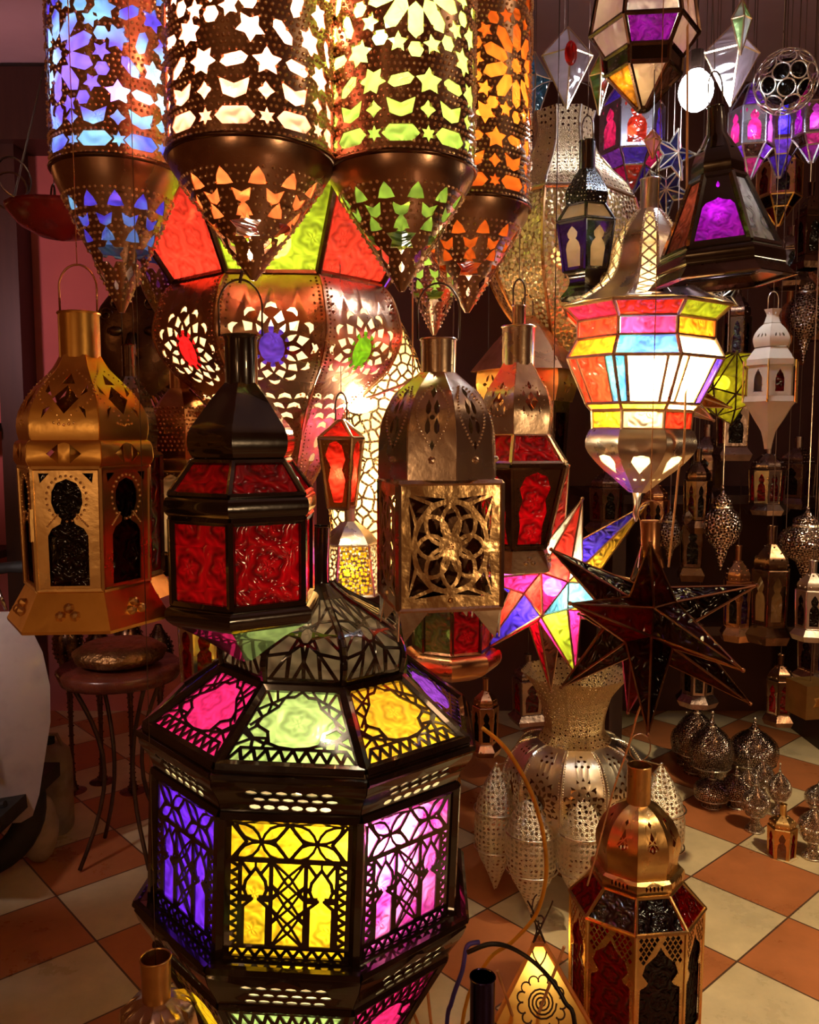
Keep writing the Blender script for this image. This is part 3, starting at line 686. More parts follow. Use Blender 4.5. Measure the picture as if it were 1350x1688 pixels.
# ================================================================== GOLD LANTERN
def gold():
    L = Lan('gold_lantern', 'brushed gold hexagonal lantern with keyhole windows and a flared skirt, hanging at the far left', 'lantern', 138, 760, 1.1, 6, -17, base=1050)
    L.neck([L.zr(513, 32), L.zr(588, 32)], GOLD)
    z = L.zr(513, 32)[0]; L.hook(z, .024, .062, COPPER, wire_to=CEIL)
    dm = smooth(L.pr([(585, 32), (608, 46), (640, 78), (675, 100), (705, 105), (726, 101)]), 4)
    def dh(i, W, LL):
        hs = [stamp(LOZ, .5, .58, .021, 0, W, LL, 1.5), stamp([(0, 1), (.55, -.7), (-.55, -.7)], .5, .33, .012, 0, W, LL, 1.1)]
        for s_ in (-1, 1):
            hs.append(stamp([(0, 1), (.4, 0), (0, -.8)], .5 + s_ * .021 / W(.5), .48, .012, s_ * -.5, W, LL, s_ * 1.0)); hs.append(stamp([(0, .8), (.5, 0), (0, -1)], .5 + s_ * .021 / W(.7), .72, .010, s_ * .5, W, LL, s_ * 1.0))
        return hs
    def db(i, W, LL, h):
        out = []
        for k in range(15):
            t = k / 14
            for s_ in (-1, 1): out.append((.5 + s_ * (.006 + .026 * math.sin(PI * min(t * 1.05, 1) ** 1.15)) / W(.22 + .55 * t), .2 + .6 * t, .0018))
        for k in range(5): out.append((.5 + (k - 2) * .006 / W(.85), .85 - abs(k - 2) * .01, .0022))
        return out
    L.shell('dome', dm, GOLD, holes=dh, beads=db, nu=3, nv=14)
    cl = smooth(L.pr([(727, 103), (731, 109), (745, 111), (762, 111), (770, 104)]), 2)
    L.shell('collar', cl, GOLD, holes=lambda i, W, LL: [stamp([(-1, 0), (0, .8), (0, -.8)], .42, .5, .014, 0, W, LL), stamp([(1, 0), (0, -.8), (0, .8)], .58, .5, .014, 0, W, LL)], nu=2, nv=8)
    bd = L.pr([(772, 104), (974, 100)])
    L.frame('body_frame', bd, BRASS, .0035, n=6)
    def key(cu=.5):
        return [(.5 + x / 100, y / 100) for x, y in [(-9, 41), (-18, 36), (-23, 28), (-22, 19), (-15, 12), (0, 8.5), (15, 12), (22, 19), (23, 28), (18, 36), (9, 41), (11, 45), (24, 49), (30, 55), (30, 96), (-30, 96), (-30, 55), (-24, 49), (-11, 45)]]
    def bh(i, W, LL): return [key(), [(.1, .04), (.26, .04), (.12, .12)], [(.74, .04), (.9, .04), (.88, .12)]]
    def bb(i, W, LL, h):
        out = []
        for k in range(22):
            a = PI * .62 + 2 * PI * .88 * k / 21 + .4
            out.append((.5 + .29 * math.cos(a) * 1.02, .245 - .245 * .75 * math.sin(a + PI), .0026))
        for k in range(9): out += [(.2 + .02 * k, .47 - .012 * k, .002), (.8 - .02 * k, .47 - .012 * k, .002)]
        return out
    L.shell('body_panels', bd, BRASS, holes=bh, beads=bb, nu=2, nv=2, solid=.0015, sm=False)
    L.panes(bd[0], bd[1], [BLK], .04, dr=-.004, name='window_pane')
    sk = L.pr([(976, 101), (1042, 134)])
    def sb(i, W, LL, h): return [(.5 + x / 100, y / 100, .0075) for x, y in ((-9, 62), (0, 42), (9, 62))]
    L.shell('skirt', sk, GOLD, nv=2, nu=2, beads=sb, solid=.0015)
    L.shell('skirt_edge', L.pr([(1042, 134), (1047, 133)]), GOLD)
    # latch
    mb = MB(); bar(mb, L.pt(L.ang(0), bd[0][1] + .003, bd[0][0] - .05), L.pt(L.ang(0), bd[0][1] + .003, bd[0][0] - .09), .003); mb.build('latch', BRASS, L.root)
gold()

# ================================================================== BLACK LANTERN WITH RED GLASS
def red():
    L = Lan('red_glass_lantern', 'black lacquered hexagonal lantern with deep red patterned glass, hanging in front centre left', 'lantern', 401, 800, 1.15, 6, 20, base=1045)
    L.neck([L.zr(551, 30), L.zr(558, 27), L.zr(636, 27)], BLACK, n=12)
    z = L.zr(551, 30)[0]; L.hook(z, .029, .075, WIRE)
    mb = MB(); bar(mb, (L.c.x, L.c.y, z + .07), P(405, 462, 1.15) + Vector((0, 0, .03)), .0022, 6); mb.build('hanging_wire', WIRE, L.root)
    dm = smooth(L.pr([(630, 28), (650, 46), (685, 72), (712, 90), (738, 92), (756, 84)]), 4)
    L.shell('dome', dm, BLACK, nu=2)
    t = L.pr([(762, 84), (818, 122)])
    L.frame('roof_frame', t, BLACK, .0045, n=6); L.panes(t[0], t[1], [DRED], .05, name='roof_pane')
    L.shell('band', smooth(L.pr([(820, 120), (826, 131), (848, 132), (858, 122)]), 3), BLACK)
    b = L.pr([(860, 120), (1004, 119)])
    L.frame('body_frame', b, BLACK, .0062, n=6)
    L.panes(b[0], b[1], [DRED], .05, name='body_pane')
    lo = smooth(L.pr([(1006, 122), (1016, 134), (1032, 134), (1042, 120)]), 3)
    L.shell('base_band', lo, BLACK)
    L.shell('underside', smooth(L.pr([(1042, 119), (1056, 82), (1076, 40), (1090, 12)]), 3), BLACK)
    c = P(420, 930, 1.15); L.bulb(c.x, c.y + .02, c.z, (1, .5, .3), 20, .015)  # bulb added to make the unlit red glass glow
red()

# ================================================================== NICKEL SQUARE LANTERN
def nickel():
    L = Lan('square_lantern', 'silvery bronze box lantern with ribbed dome and a rosette of overlapping circles', 'lantern', 722, 800, 1.15, 8, -6, base=1045)
    L.neck([L.zr(557, 29), L.zr(618, 28)], NICKEL, n=12)
    z = L.zr(557, 29)[0]; L.hook(z, .028, .075, WIRE, wire_to=CEIL)
    dm = smooth(L.pr([(614, 30), (628, 48), (652, 74), (690, 92), (730, 98), (792, 100)]), 4)
    def dh(i, W, LL):
        hs = []
        for k in range(4):
            a = PI / 4 + k * PI / 2; hs.append(stamp(DROP, .5 + .008 * math.cos(a) * 1.0 / W(.5), .5 + .018 * math.sin(a) / LL, .013, 0, W, LL, .8))
        hs += [stamp(LOZ, .5, .27, .010, 0, W, LL, .8), stamp(LOZ, .5, .5 + .036 / LL, .007, 0, W, LL), stamp(circ(8), .5, .5, .0035, 0, W, LL)]
        return hs
    def db(i, W, LL, h):
        out = []
        for k in range(20):
            t = k / 19
            for s_ in (-1, 1): out.append((.5 + s_ * (.004 + .017 * math.sin(PI * t)) / W(.2 + .52 * t), .2 + .52 * t, .0021))
        return out + [(.5, .84, .006)]
    L.shell('ribbed_dome', dm, NICKEL, holes=dh, beads=db, nu=2, nv=18)
    L.frame('dome_ribs', dm, NICKEL, .0016, rings=[])
    # box body
    L.n = 4; L.rot = math.radians(-9)
    s_ = 172 / 2 * 1.414 * .965
    bx = [L.zr(797, s_, .7), L.zr(1004, s_, .7)]; 
    L.rot = math.radians(12)
    L.frame('box_frame', bx, NICKEL, .0045, n=4)
    def ph(i, W, LL):
        hs = [[(.5 + .36 * math.cos(2 * PI * k / 32), .5 + .36 * math.sin(2 * PI * k / 32)) for k in range(32)]]
        for sx in (-1, 1):
            for sy in (-1, 1):
                hs.append([(.5 + sx * .41, .5 + sy * .40), (.5 + sx * .33, .5 + sy * .21), (.5 + sx * .27, .5 + sy * .27), (.5 + sx * .21, .5 + sy * .33)])
                hs.append([(.5 + sx * .41, .5 + sy * .36), (.5 + sx * .38, .5 + sy * .04), (.5 + sx * .35, .5 + sy * .17)]); hs.append([(.5 + sx * .36, .5 + sy * .41), (.5 + sx * .04, .5 + sy * .38), (.5 + sx * .17, .5 + sy * .35)])
        return hs
    def pst(i, W, LL):
        st = []
        for k in range(8):
            a = 2 * PI * (k + .5) / 8; st += stroke(arcp(.5 + .20 * math.cos(a), .5 + .20 * math.sin(a), .165, 0, 2 * PI, 20), .0052, W(.5), LL)
        st.append([(.5 + .365 * math.cos(2 * PI * k / 32), .5 + .365 * math.sin(2 * PI * k / 32)) for k in range(32)]) if False else None
        st += stroke(arcp(.5, .5, .355, 0, 2 * PI, 32), .005, W(.5), LL); st += stroke(arcp(.5, .5, .10, 0, 2 * PI, 16), .004, W(.5), LL)
        st.append([(.5 + .05 * math.cos(2 * PI * k / 10), .5 + .05 * math.sin(2 * PI * k / 10)) for k in range(10)])
        for k in range(8):
            a = 2 * PI * k / 8; st += stroke([(.5 + .05 * math.cos(a), .5 + .05 * math.sin(a)), (.5 + .1 * math.cos(a), .5 + .1 * math.sin(a))], .003, W(.5), LL)
        return [q for q in st if q]
    def pb(i, W, LL, h): return [(.5, .93, .005)] + [(.5 + .02 * math.cos(k), .5 + .02 * math.sin(k), .002) for k in range(6)]
    L.shell('rosette_panels', bx, metal('crumpled_brass', (.74, .50, .24), .26, .8, (.50, .30, .12), scale=18, bs=.004), holes=ph, strokes=pst, beads=pb, nu=3, nv=3, sm=False, solid=.0018)
    L.shell('added_dark_sleeve', bx, DARKBR, dr=-.03, solid=0, sm=False)  # dark sheet added to stand in for shade inside the box
    zt = bx[0][0]; zb = bx[1][0]
    for i in range(4):
        mb = MB(); a = L.ang(i); p = L.pt(a, bx[0][1], zb); 
        for sgn in (1, -1):
            b_ = L.ang(i + sgn); q = L.pt(b_, bx[0][1], zb); mb.add([p, p.lerp(q, .3), p.lerp(q, .05) - Vector((0, 0, .042))], [(0, 1, 2)])
        mb.build('corner_foot', NICKEL, L.root, solid=.0015)
    L.cap(zt, bx[0][1], NICKEL, 'top_plate'); L.cap(zb, bx[1][1], NICKEL)
nickel()

# ================================================================== SILVER LANTERN WITH RED GLASS
def silver_red():
    L = Lan('silver_lantern', 'silver domed lantern with tapering red patterned glass, between the box lantern and the lit lantern', 'lantern', 852, 800, 1.46, 6, 24, base=950)
    L.neck([L.zr(503, 11), L.zr(535, 11)], NICKEL, name='spigot', n=10)
    L.neck([L.zr(536, 27), L.zr(602, 26)], NICKEL, n=12)
    L.hook(L.zr(503, 11)[0], .010, .045, WIRE, wire_to=CEIL)
    dm = smooth(L.pr([(598, 26), (616, 36), (648, 56), (680, 62), (716, 58)]), 4)
    L.shell('dome', dm, NICKEL, holes=lambda i, W, LL: [stamp(LOZ, .5, .58, .017, 0, W, LL, 1.4), stamp(DROP, .5, .36, .010, 0, W, LL)] + [stamp(DROP, .5 + x / W(.6), .58 + y / LL, .007, 0, W, LL) for x, y in ((-.014, -.013), (.014, -.013), (-.014, .013), (.014, .013))],
            beads=lambda i, W, LL, h: [(.5 + .023 * math.cos(a) / W(.55), .56 + .027 * math.sin(a) / LL, .0018) for a in [k * PI / 10 for k in range(20)]], nu=2, nv=12)
    t = L.pr([(718, 58), (764, 88)]); L.frame('roof_frame', t, NICKEL, .004); L.panes(t[0], t[1], [DRED], .06, name='roof_pane')
    b = L.pr([(770, 90), (904, 56)]); L.frame('body_frame', b, DARKBR, .0048, n=6)
    L.panes(b[0], b[1], [DRED], .03, name='body_pane', dr=-.003)
    L.shell('pierced_border', b, DARKBR, holes=lambda i, W, LL: [[(.5 + x, y) for x, y in ((0, .06), (.22, .12), (.33, .26), (.26, .40), (.34, .55), (.30, .72), (.36, .95), (-.36, .95), (-.30, .72), (-.34, .55), (-.26, .40), (-.33, .26), (-.22, .12))]], beads=outline_beads(.006, .0017, .005), nv=2, nu=2, sm=False)
    L.shell('skirt', L.pr([(906, 54), (945, 66)]), NICKEL, beads=lambda i, W, LL, h: [(.4, .6, .005), (.5, .4, .005), (.6, .6, .005)])
    L.cap(L.pr([(945, 66)])[0][0], .065, NICKEL)
    c = P(852, 840, 1.46); L.bulb(c.x, c.y + .02, c.z, (1, .5, .3), 20, .015)  # added bulb, lifts the red panes of an unlit lantern
silver_red()

# ================================================================== LIT MULTICOLOUR LANTERN (RIGHT)
def lit():
    L = Lan('stained_glass_lantern', 'brightly lit octagonal lantern of many coloured glass tiers under a striped silver onion dome', 'lantern', 1055, 600, 1.7, 8, 3, base=830, tilt=.018)
    L.neck([L.zr(292, 16), L.zr(345, 15)], SILVER, n=12); L.hook(L.zr(292, 16)[0], .012, .06, WIRE, wire_to=CEIL)
    dm = smooth(L.pr([(343, 18), (362, 36), (392, 54), (420, 58), (448, 68), (470, 92), (490, 134)], .8), 3)
    stripe = lambda i, W, LL: [[(.12, .06), (.88, .06), (.82, .97), (.18, .97)]] if i % 2 == 0 else []
    def ss(i, W, LL):
        st = []
        if i % 2: return st
        n = 9
        for k in range(n):
            v0 = .05 + .92 * k / n; v1 = .05 + .92 * (k + 1) / n
            st += stroke([(.12, v0), (.88, v1)], .0032, W((v0 + v1) / 2), LL) + stroke([(.88, v0), (.12, v1)], .0032, W((v0 + v1) / 2), LL)
        return st
    L.n = 12
    L.shell('striped_dome', dm, SILVER, holes=stripe, strokes=ss, nu=3, nv=14, beads=lambda i, W, LL, h: ([(e, k / 40, .0022) for k in range(2, 39) for e in (.05, .95)] if i % 2 == 0 else []))
    L.shell('dome_lining', dm[1:], CRM, dr=-.006, solid=0)
    L.n = 8
    W_ = glass('clear_glass', (.98, .90, .66), .3, 16, dark=.85)
    LR = glass('flame_red_glass', (.85, .035, .012), .12, 16); LO = glass('flame_orange_glass', (.95, .24, .01), .12, 16); LB = glass('azure_glass', (.03, .10, .75), .12, 16, c2=(.06, .40, .8)); LP = glass('rose_pink_glass', (.85, .03, .16), .12, 16)
    T = L.pr([(492, 137), (520, 113), (552, 113), (584, 129), (664, 94), (676, 84), (708, 82)], .88)
    L.frame('solder_frame', T, SOLDER, .0036, n=6)
    tiers = [[LR, LIME, LO, LB, LR, LP, LR, LP], [LP, LO, LR, LIME, LB, LR, LR, LR], [LB, W_, LO, LR, LIME, LO, LR, LO], None, [LIME, W_, LR, W_, LIME, YEL, LR, YEL], [W_, LR, LP, YEL, W_, LR, LP, YEL]]
    nm = ['upper_rim_pane', 'neck_pane', 'shoulder_pane', '', 'lower_shoulder_pane', 'lower_pane']
    for k, m in enumerate(tiers):
        if m: L.panes(T[k], T[k + 1], m, .035, name=nm[k])
    # tall tier: centre pane and side strips per facet
    colsA = [W_, W_, LB, LR, YEL, W_, LR, LR]; colsB = [LB, W_, BLUE, LB, YEL, LR, LR, LR]
    fb = MB()
    for i in range(8):
        mp, uvf, W, LL = L.fm(i, [T[3], T[4]], -.0008)
        for (u0, u1, m, nme) in ((.03, .17, colsB[i], 'strip_pane'), (.2, .8, colsA[i], 'tall_pane'), (.83, .97, colsB[(i + 1) % 8], 'strip_pane')):
            mb = MB(); sheet(mb, lambda u, v: mp(u0 + u * (u1 - u0), .02 + v * .96), lambda u, v: uvf(u0 + u * (u1 - u0), v), 1, 1); mb.build(nme, m, L.root)
        for u in (.185, .815): fb = MB(); bar(fb, mp(u, 0), mp(u, 1), .0032, 6); fb.build('mullion', SOLDER, L.root)
    bw = smooth(L.pr([(709, 86), (722, 92), (742, 92), (768, 70), (790, 42), (812, 14)], .88), 3)
    def bh(i, W, LL):
        return [stamp([(0, -1.2), (.5, -.3), (.75, .3), (.55, .9), (0, 1.05), (-.55, .9), (-.75, .3), (-.5, -.3)], .5, .46, .024, 0, W, LL, .95), stamp(circ(6), .3, .74, .004, 0, W, LL), stamp(circ(6), .7, .74, .004, 0, W, LL)]
    def bs(i, W, LL):
        st = []
        for k in range(-3, 4):
            st += stroke([(.1, .46 + k * .09 - .12), (.9, .46 + k * .09 + .12)], .0018, W(.46), LL) + stroke([(.9, .46 + k * .09 - .12), (.1, .46 + k * .09 + .12)], .0018, W(.46), LL)
        return []
    L.shell('pierced_bowl', bw, SILVER, holes=bh, nu=3, nv=14)
    L.shell('bowl_lining', bw[:-3], CRM, dr=-.006, solid=0)
    mb = MB(); z, r = L.zr(812, 9); tube(mb, [L.pt(0, 0, z), L.pt(0, 0, z - .03), L.pt(0, 0, z - .045), L.pt(0, 0, z - .06)], [.010, .006, .008, .002], 8); mb.build('finial', SILVER, L.root, smooth=True)
    c = P(1085, 612, 1.62); L.bulb(c.x, c.y, c.z, (1, .82, .52), 230, .027)
    c = P(1035, 535, 1.72); L.bulb(c.x, c.y, c.z, (1, .82, .52), 60, .027)
lit()

# ================================================================== STAR LANTERNS
phi = (1 + 5 ** .5) / 2
ICO = [Vector(v).normalized() for v in [q for a in (-1, 1) for b in (-1, 1) for q in ((0, a, b * phi), (a, b * phi, 0), (b * phi, 0, a))]]
def star_lantern(name, label, cpx, cpy, Y, quat, Lpx, tips, mats, fmat, body=.34, group=None, bulb=None, fr=.0025, cat='star lantern', drop=(), tipcols=None):
    c = P(cpx, cpy, Y); Lm = Lpx * Y / F; root = thing(name, label, cat, c, group)
    R = Quaternion(quat).normalized().to_matrix()
    D = [R @ v for v in ICO]; rb = Lm * body
    # dodecahedron corners = centres of icosahedron faces
    tri = []
    for i in range(12):
        for j in range(i + 1, 12):
            for k in range(j + 1, 12):
                if all(D[a].dot(D[b]) > .4 for a, b in ((i, j), (j, k), (i, k))): tri.append(((i, j, k), (D[i] + D[j] + D[k]).normalized()))
    apex = [c + d * Lm for d in D]; used = set()
    pr_ = [((675 + F * a.x / a.y), a) for a in apex]
    def proj(a):
        v = a - Vector((0, 0, CAMZ)); dd = v.y * cs - v.z * sn; return (675 + F * v.x / dd, 844 - F * (v.y * sn + v.z * cs) / dd)
    own = {}
    for ti, t in enumerate(tips):
        best = min((i for i in range(12) if i not in used), key=lambda i: (proj(apex[i])[0] - t[0]) ** 2 + (proj(apex[i])[1] - t[1]) ** 2 + (3000 if D[i].y > .5 else 0)); used.add(best)
        apex[best] = P(t[0], t[1], apex[best].y)
        if tipcols and ti < len(tipcols): own[best] = tipcols[ti]
    for i in range(12):
        if i in drop: continue
        cor = [v for (ids, v) in tri if i in ids]; ax = D[i]; u = ax.orthogonal().normalized(); w_ = ax.cross(u)
        cor.sort(key=lambda v: math.atan2(v.dot(w_), v.dot(u))); cor = [c + v * rb for v in cor]
        mb = MB(); n = len(cor)
        for k in range(n): bar(mb, cor[k], apex[i], fr, 4, fr * .7); bar(mb, cor[k], cor[(k + 1) % n], fr, 4)
        ball(mb, apex[i], fr * 1.6, 6, 4)
        sp = mb.build('spike_frame', fmat, root)
        mb = MB(); ms = list(own.get(i, mats))
        for k in range(n):
            a, b = cor[k], cor[(k + 1) % n]; Lh = (apex[i] - a).length; mb.add([a, b, apex[i]], [(0, 1, 2)], [(0, k), ((b - a).length, k), ((b - a).length / 2, k + Lh)], (k if i in own else i * 2 + k * 3) % len(ms))
        mb.build('spike_glass', ms, sp)
    if bulb:
        mb = MB(); ball(mb, c + Vector(bulb[1]), .02, 10, 7); mb.build('light_bulb', emis('star_glow', (1, .85, .66), bulb[0]), root, smooth=True)
    return root, c, Lm
r, c, Lm = star_lantern('star_lantern', 'lit many-pointed star lantern of blue, pink, lime, red and cream glass', 908, 965, 1.78, (.1523, .0228, .0628, -.9861), 150, [(938, 768), (960, 822), (1068, 830), (1085, 965), (948, 1112), (797, 1072), (908, 1140), (790, 955)], [PINK, BLUE, CLR, LIME, RED, CYAN, MAG, AMB], SOLDER, body=.42, bulb=(230, (0, -.02, 0)), tipcols=[(RED, DRED, RED), (CLR, RED, LIME), (BLUE, AMB, BLUE), (AMB, CYAN, BLUE), (PINK, LIME, PINK), (BLUE, DRED, BLUE, RED), (DRED, BRN), (PINK, MAG)])
mb = MB(); bar(mb, c + Vector((0, 0, .1)), (c.x, c.y, CEIL), .0012, 5); mb.build('hanging_wire', WIRE, r)
r, c, Lm = star_lantern('dark_star_lantern', 'unlit dark star lantern of brown and red glass with many points and a metal neck', 1068, 1025, 1.34, (-.7479, .0776, -.2957, .5892), 200, [(1072, 895), (1248, 965), (1237, 1160), (1035, 1175), (925, 1133), (940, 995), (1140, 1000), (1225, 1105)], [BRN, DGRN, BRN, BLK, glass('brick_glass', (.75, .05, .02), .2, 18, gl=.03), BLK, BRN, GL['brick_glass'] if 'brick_glass' in GL else BRN], metal('dark_copper', (.42, .20, .10), .3, .3), body=.32, fr=.0022)
mb = MB(); a = P(1072, 905, 1.34)
tube(mb, [P(1072, 858, 1.34), P(1072, 861, 1.34), P(1072, 895, 1.34), P(1073, 935, 1.34)], [.017, .0165, .015, .022], 10); nk = mb.build('neck', COPPER, r, smooth=True)
mb = MB(); q = P(1072, 846, 1.34); tube(mb, [q + Vector((.020 * math.cos(t * PI / 10), 0, .020 * math.sin(t * PI / 10))) for t in range(20)], .0014, 6, True); bar(mb, q + Vector((0, 0, .02)), (q.x, q.y, CEIL), .0007, 5); mb.build('hanging_ring', COPPER, r)

# ================================================================== BOTTOM RIGHT BRASS LANTERN (on the floor)
def floor_lantern():
    Y = 2.0
    L = Lan('brass_floor_lantern', 'tall brass octagonal lantern with dark keyhole windows and bright red roof pane, lower right', 'lantern', 1048, 1500, Y, 8, 22.5)
    L.root.location.z = 0; ORG[L.root.name] = Vector((L.c.x, L.c.y, 0))
    L.neck([L.zr(1268, 20), L.zr(1332, 20)], BRASS)
    z = L.zr(1268, 20)[0]
    mb = MB(); tube(mb, [L.c + Vector((.026 * math.cos(k * PI / 12), 0, z + .045 - L.c.z + .034 * math.sin(k * PI / 12))) for k in range(24)], .0016, 6, True); mb.build('hanging_ring', SOLDER, L.root)
    dm = smooth(L.pr([(1330, 20), (1345, 38), (1372, 58), (1410, 70), (1438, 66), (1450, 66)]), 4)
    L.shell('dome', dm, BRASS, nu=3, nv=16, holes=lambda i, W, LL: [stamp([(0, 1.3), (.7, -.6), (0, -1), (-.7, -.6)], .5, .52, .022, 0, W, LL, .9), stamp(LOZ, .5, .28, .009, 0, W, LL)],
            strokes=lambda i, W, LL: stroke([(.3, .4), (.7, .62)], .0025, W(.5), LL) + stroke([(.7, .4), (.3, .62)], .0025, W(.5), LL) + stroke([(.3, .55), (.5, .5), (.7, .55)], .0025, W(.5), LL),
            beads=lambda i, W, LL, h: [(.5 + .022 * math.cos(k) / W(.5), .5 + .04 * math.sin(k) / LL, .0016) for k in range(0)])
    cl = smooth(L.pr([(1450, 66), (1456, 76), (1470, 78), (1478, 72)]), 3)
    L.shell('collar', cl, BRASS, holes=lambda i, W, LL: [stamp(circ(6, 1, .4, 1), .5 + (k - 2) * .11, .5, .007, 0, W, LL) for k in range(5)], nu=2, nv=6)
    t = L.pr([(1479, 74), (1538, 114)])
    L.frame('roof_frame', t, BRASS, .0045, n=6)
    L.panes(t[0], t[1], [BLK, glass('bright_red_roof', (.95, .02, .02), .3, 18), RED, DRED, BLK, RED, DRED, DGRN], .06, name='roof_pane', labels=['near black pane', 'bright red pane', 'red pane', 'dark red pane', 'near black pane', 'red pane', 'dark red pane', 'dark green pane'])
    zz = L.zr(1538, 114); b = [(zz[0] - .004, zz[1] * .975), (.05, zz[1] * .96)]
    L.frame('body_frame', b, BRASS, .005, n=6)
    def key(i, W, LL):
        s = .60
        pts = [(0, .10), (.10, .17), (.30, .24), (.36, .32), (.24, .39), (.28, .415), (.40, .44), (.42, .93)]
        p = [(.5 + x * 1.0, .0 + y) for x, y in pts] + [(.5 - x, y) for x, y in pts[1:]][::-1]
        hs = [p]
        for r_ in range(6):
            for k in range(8):
                u = .08 + .84 * (k + .5 * (r_ % 2) + .25) / 8; v = .035 + r_ * .036
                if v > .03 and abs(u - .5) > .06 + .9 * max(0, (v - .06)) * 1.55 and u < .95: hs.append(stamp(LOZ, u, v, .0075, 0, W, LL, 1.5))
        return hs
    L.shell('fretted_panels', b, BRASS, holes=key, beads=lambda i, W, LL, h: outline_beads(.007, .0018, .003)(i, W, LL, h[:1]), nu=1, nv=2, sm=False)
    L.panes(b[0], b[1], [BLK, BLK, RED, BLK, BLK, BLK, DRED, DRED], .04, dr=-.005, name='window_pane')
    L.shell('base', smooth([(.05, b[1][1]), (.03, b[1][1] * 1.12), (.0, b[1][1] * 1.2)], 2), BRASS)
floor_lantern()

# ================================================================== SILVER VASE CHANDELIER on the floor
def vase_cluster():
    Y = 2.6
    L = Lan('pierced_vase_chandelier', 'pierced silver ball lamp with a flaring vase neck and hanging teardrop cups around it', 'chandelier', 945, 1300, Y, 10, 8)
    L.root.location.z = 0.0; ORG[L.root.name] = Vector((L.c.x, L.c.y, 0))
    PF = perf('pierced_silver', (.92, .82, .62), 'flower', 16, .3, .38, .7); PFs = perf('pierced_silver_fine', (.92, .84, .66), 'dots', 62, .30, .4, .6)
    PN = perf('embossed_brass_neck', (.75, .55, .28), 'dots', 55, .16, .35, 1)
    nk = smooth(L.pr([(1122, 92), (1150, 66), (1190, 52), (1215, 52), (1232, 66)], .6), 4)
    L.shell('vase_neck', nk, PN, solid=0)
    bl = smooth(L.pr([(1232, 62), (1250, 92), (1290, 116), (1330, 118), (1365, 104), (1382, 84)], .7), 4)
    def ball_holes(i, W, LL):
        hs = rosette(.5, .56, .064)(i, W, LL)
        for k in range(16):
            a = 2 * PI * k / 16; hs.append(stamp([(0, 1), (.6, -.6), (-.6, -.6)], .5 + .079 * math.sin(a) * .62 / W(.5), .56 - .088 * math.cos(a) / LL, .0075, -a, W, LL))
        for v, n_ in ((.10, 1), (.15, 2), (.20, 3), (.90, 3), (.95, 2)):
            for k in range(n_): hs.append(stamp(circ(6), .5 + (k - (n_ - 1) / 2) * .018 / W(v), v, .0052, 0, W, LL))
        return [h for h in hs if all(.02 < x < .98 and .01 < y < .99 for x, y in h)]
    L.shell('pierced_ball', bl, metal('bright_silver', (.95, .86, .68), .3, .15, (.8, .68, .48)), holes=ball_holes, nu=3, nv=16, beads=lambda i, W, LL, h: [(e, .03 + k / 44 * .94, .0028) for k in range(44) for e in (.05, .95)])
    L.frame('ball_ribs', bl, SILVER, .0035, rings=[len(bl) - 1])
    L.shell('lining', bl, glass('dim_amber_lining', (.35, .12, .03), .2, 8), dr=-.02, solid=0)
    for k, (px, py0, hw, dy) in enumerate(((818, 1262, 37, 0), (878, 1300, 46, -.12), (960, 1300, 42, -.19), (1090, 1262, 42, 0), (1030, 1290, 40, -.12), (905, 1280, 34, .2), (1010, 1275, 34, .2))):
        T = Lan.__new__(Lan); T.Y = Y + dy; T.px = px; T.n = 0; T.rot = 0; T.c = P(px, py0, T.Y); T.root = L.root
        p = T.pr([(py0, 3), (py0 + 40, 24 * hw / 37), (py0 + 78, hw), (py0 + 84, hw), (py0 + 140, hw * .98), (py0 + 146, hw * .9), (py0 + 172, hw * .45), (py0 + 204, 2)], .5)
        p = [(max(z, .004 + .012 * (7 - j)), r_) for j, (z, r_) in enumerate(p)]
        o = T.shell('teardrop_cup', p, PFs, solid=0)
        for j in (2, 4): mb = MB(); tube(mb, [T.pt(2 * PI * i / 24, p[j][1] * 1.01, p[j][0]) for i in range(24)], .003, 5, True); mb.build('rim', SILVER, o, smooth=True)
        mb = MB(); ball(mb, T.pt(0, 0, p[0][0] + .004), .006, 6, 5); bar(mb, T.pt(0, 0, p[0][0]), Vector((L.c.x, L.c.y, bl[2][0])), .0025, 5); mb.build('support_rod', SILVER, o, smooth=True)
    c = P(945, 1310, Y); L.bulb(c.x, c.y, c.z, (1, .7, .4), 10, .02)
vase_cluster()

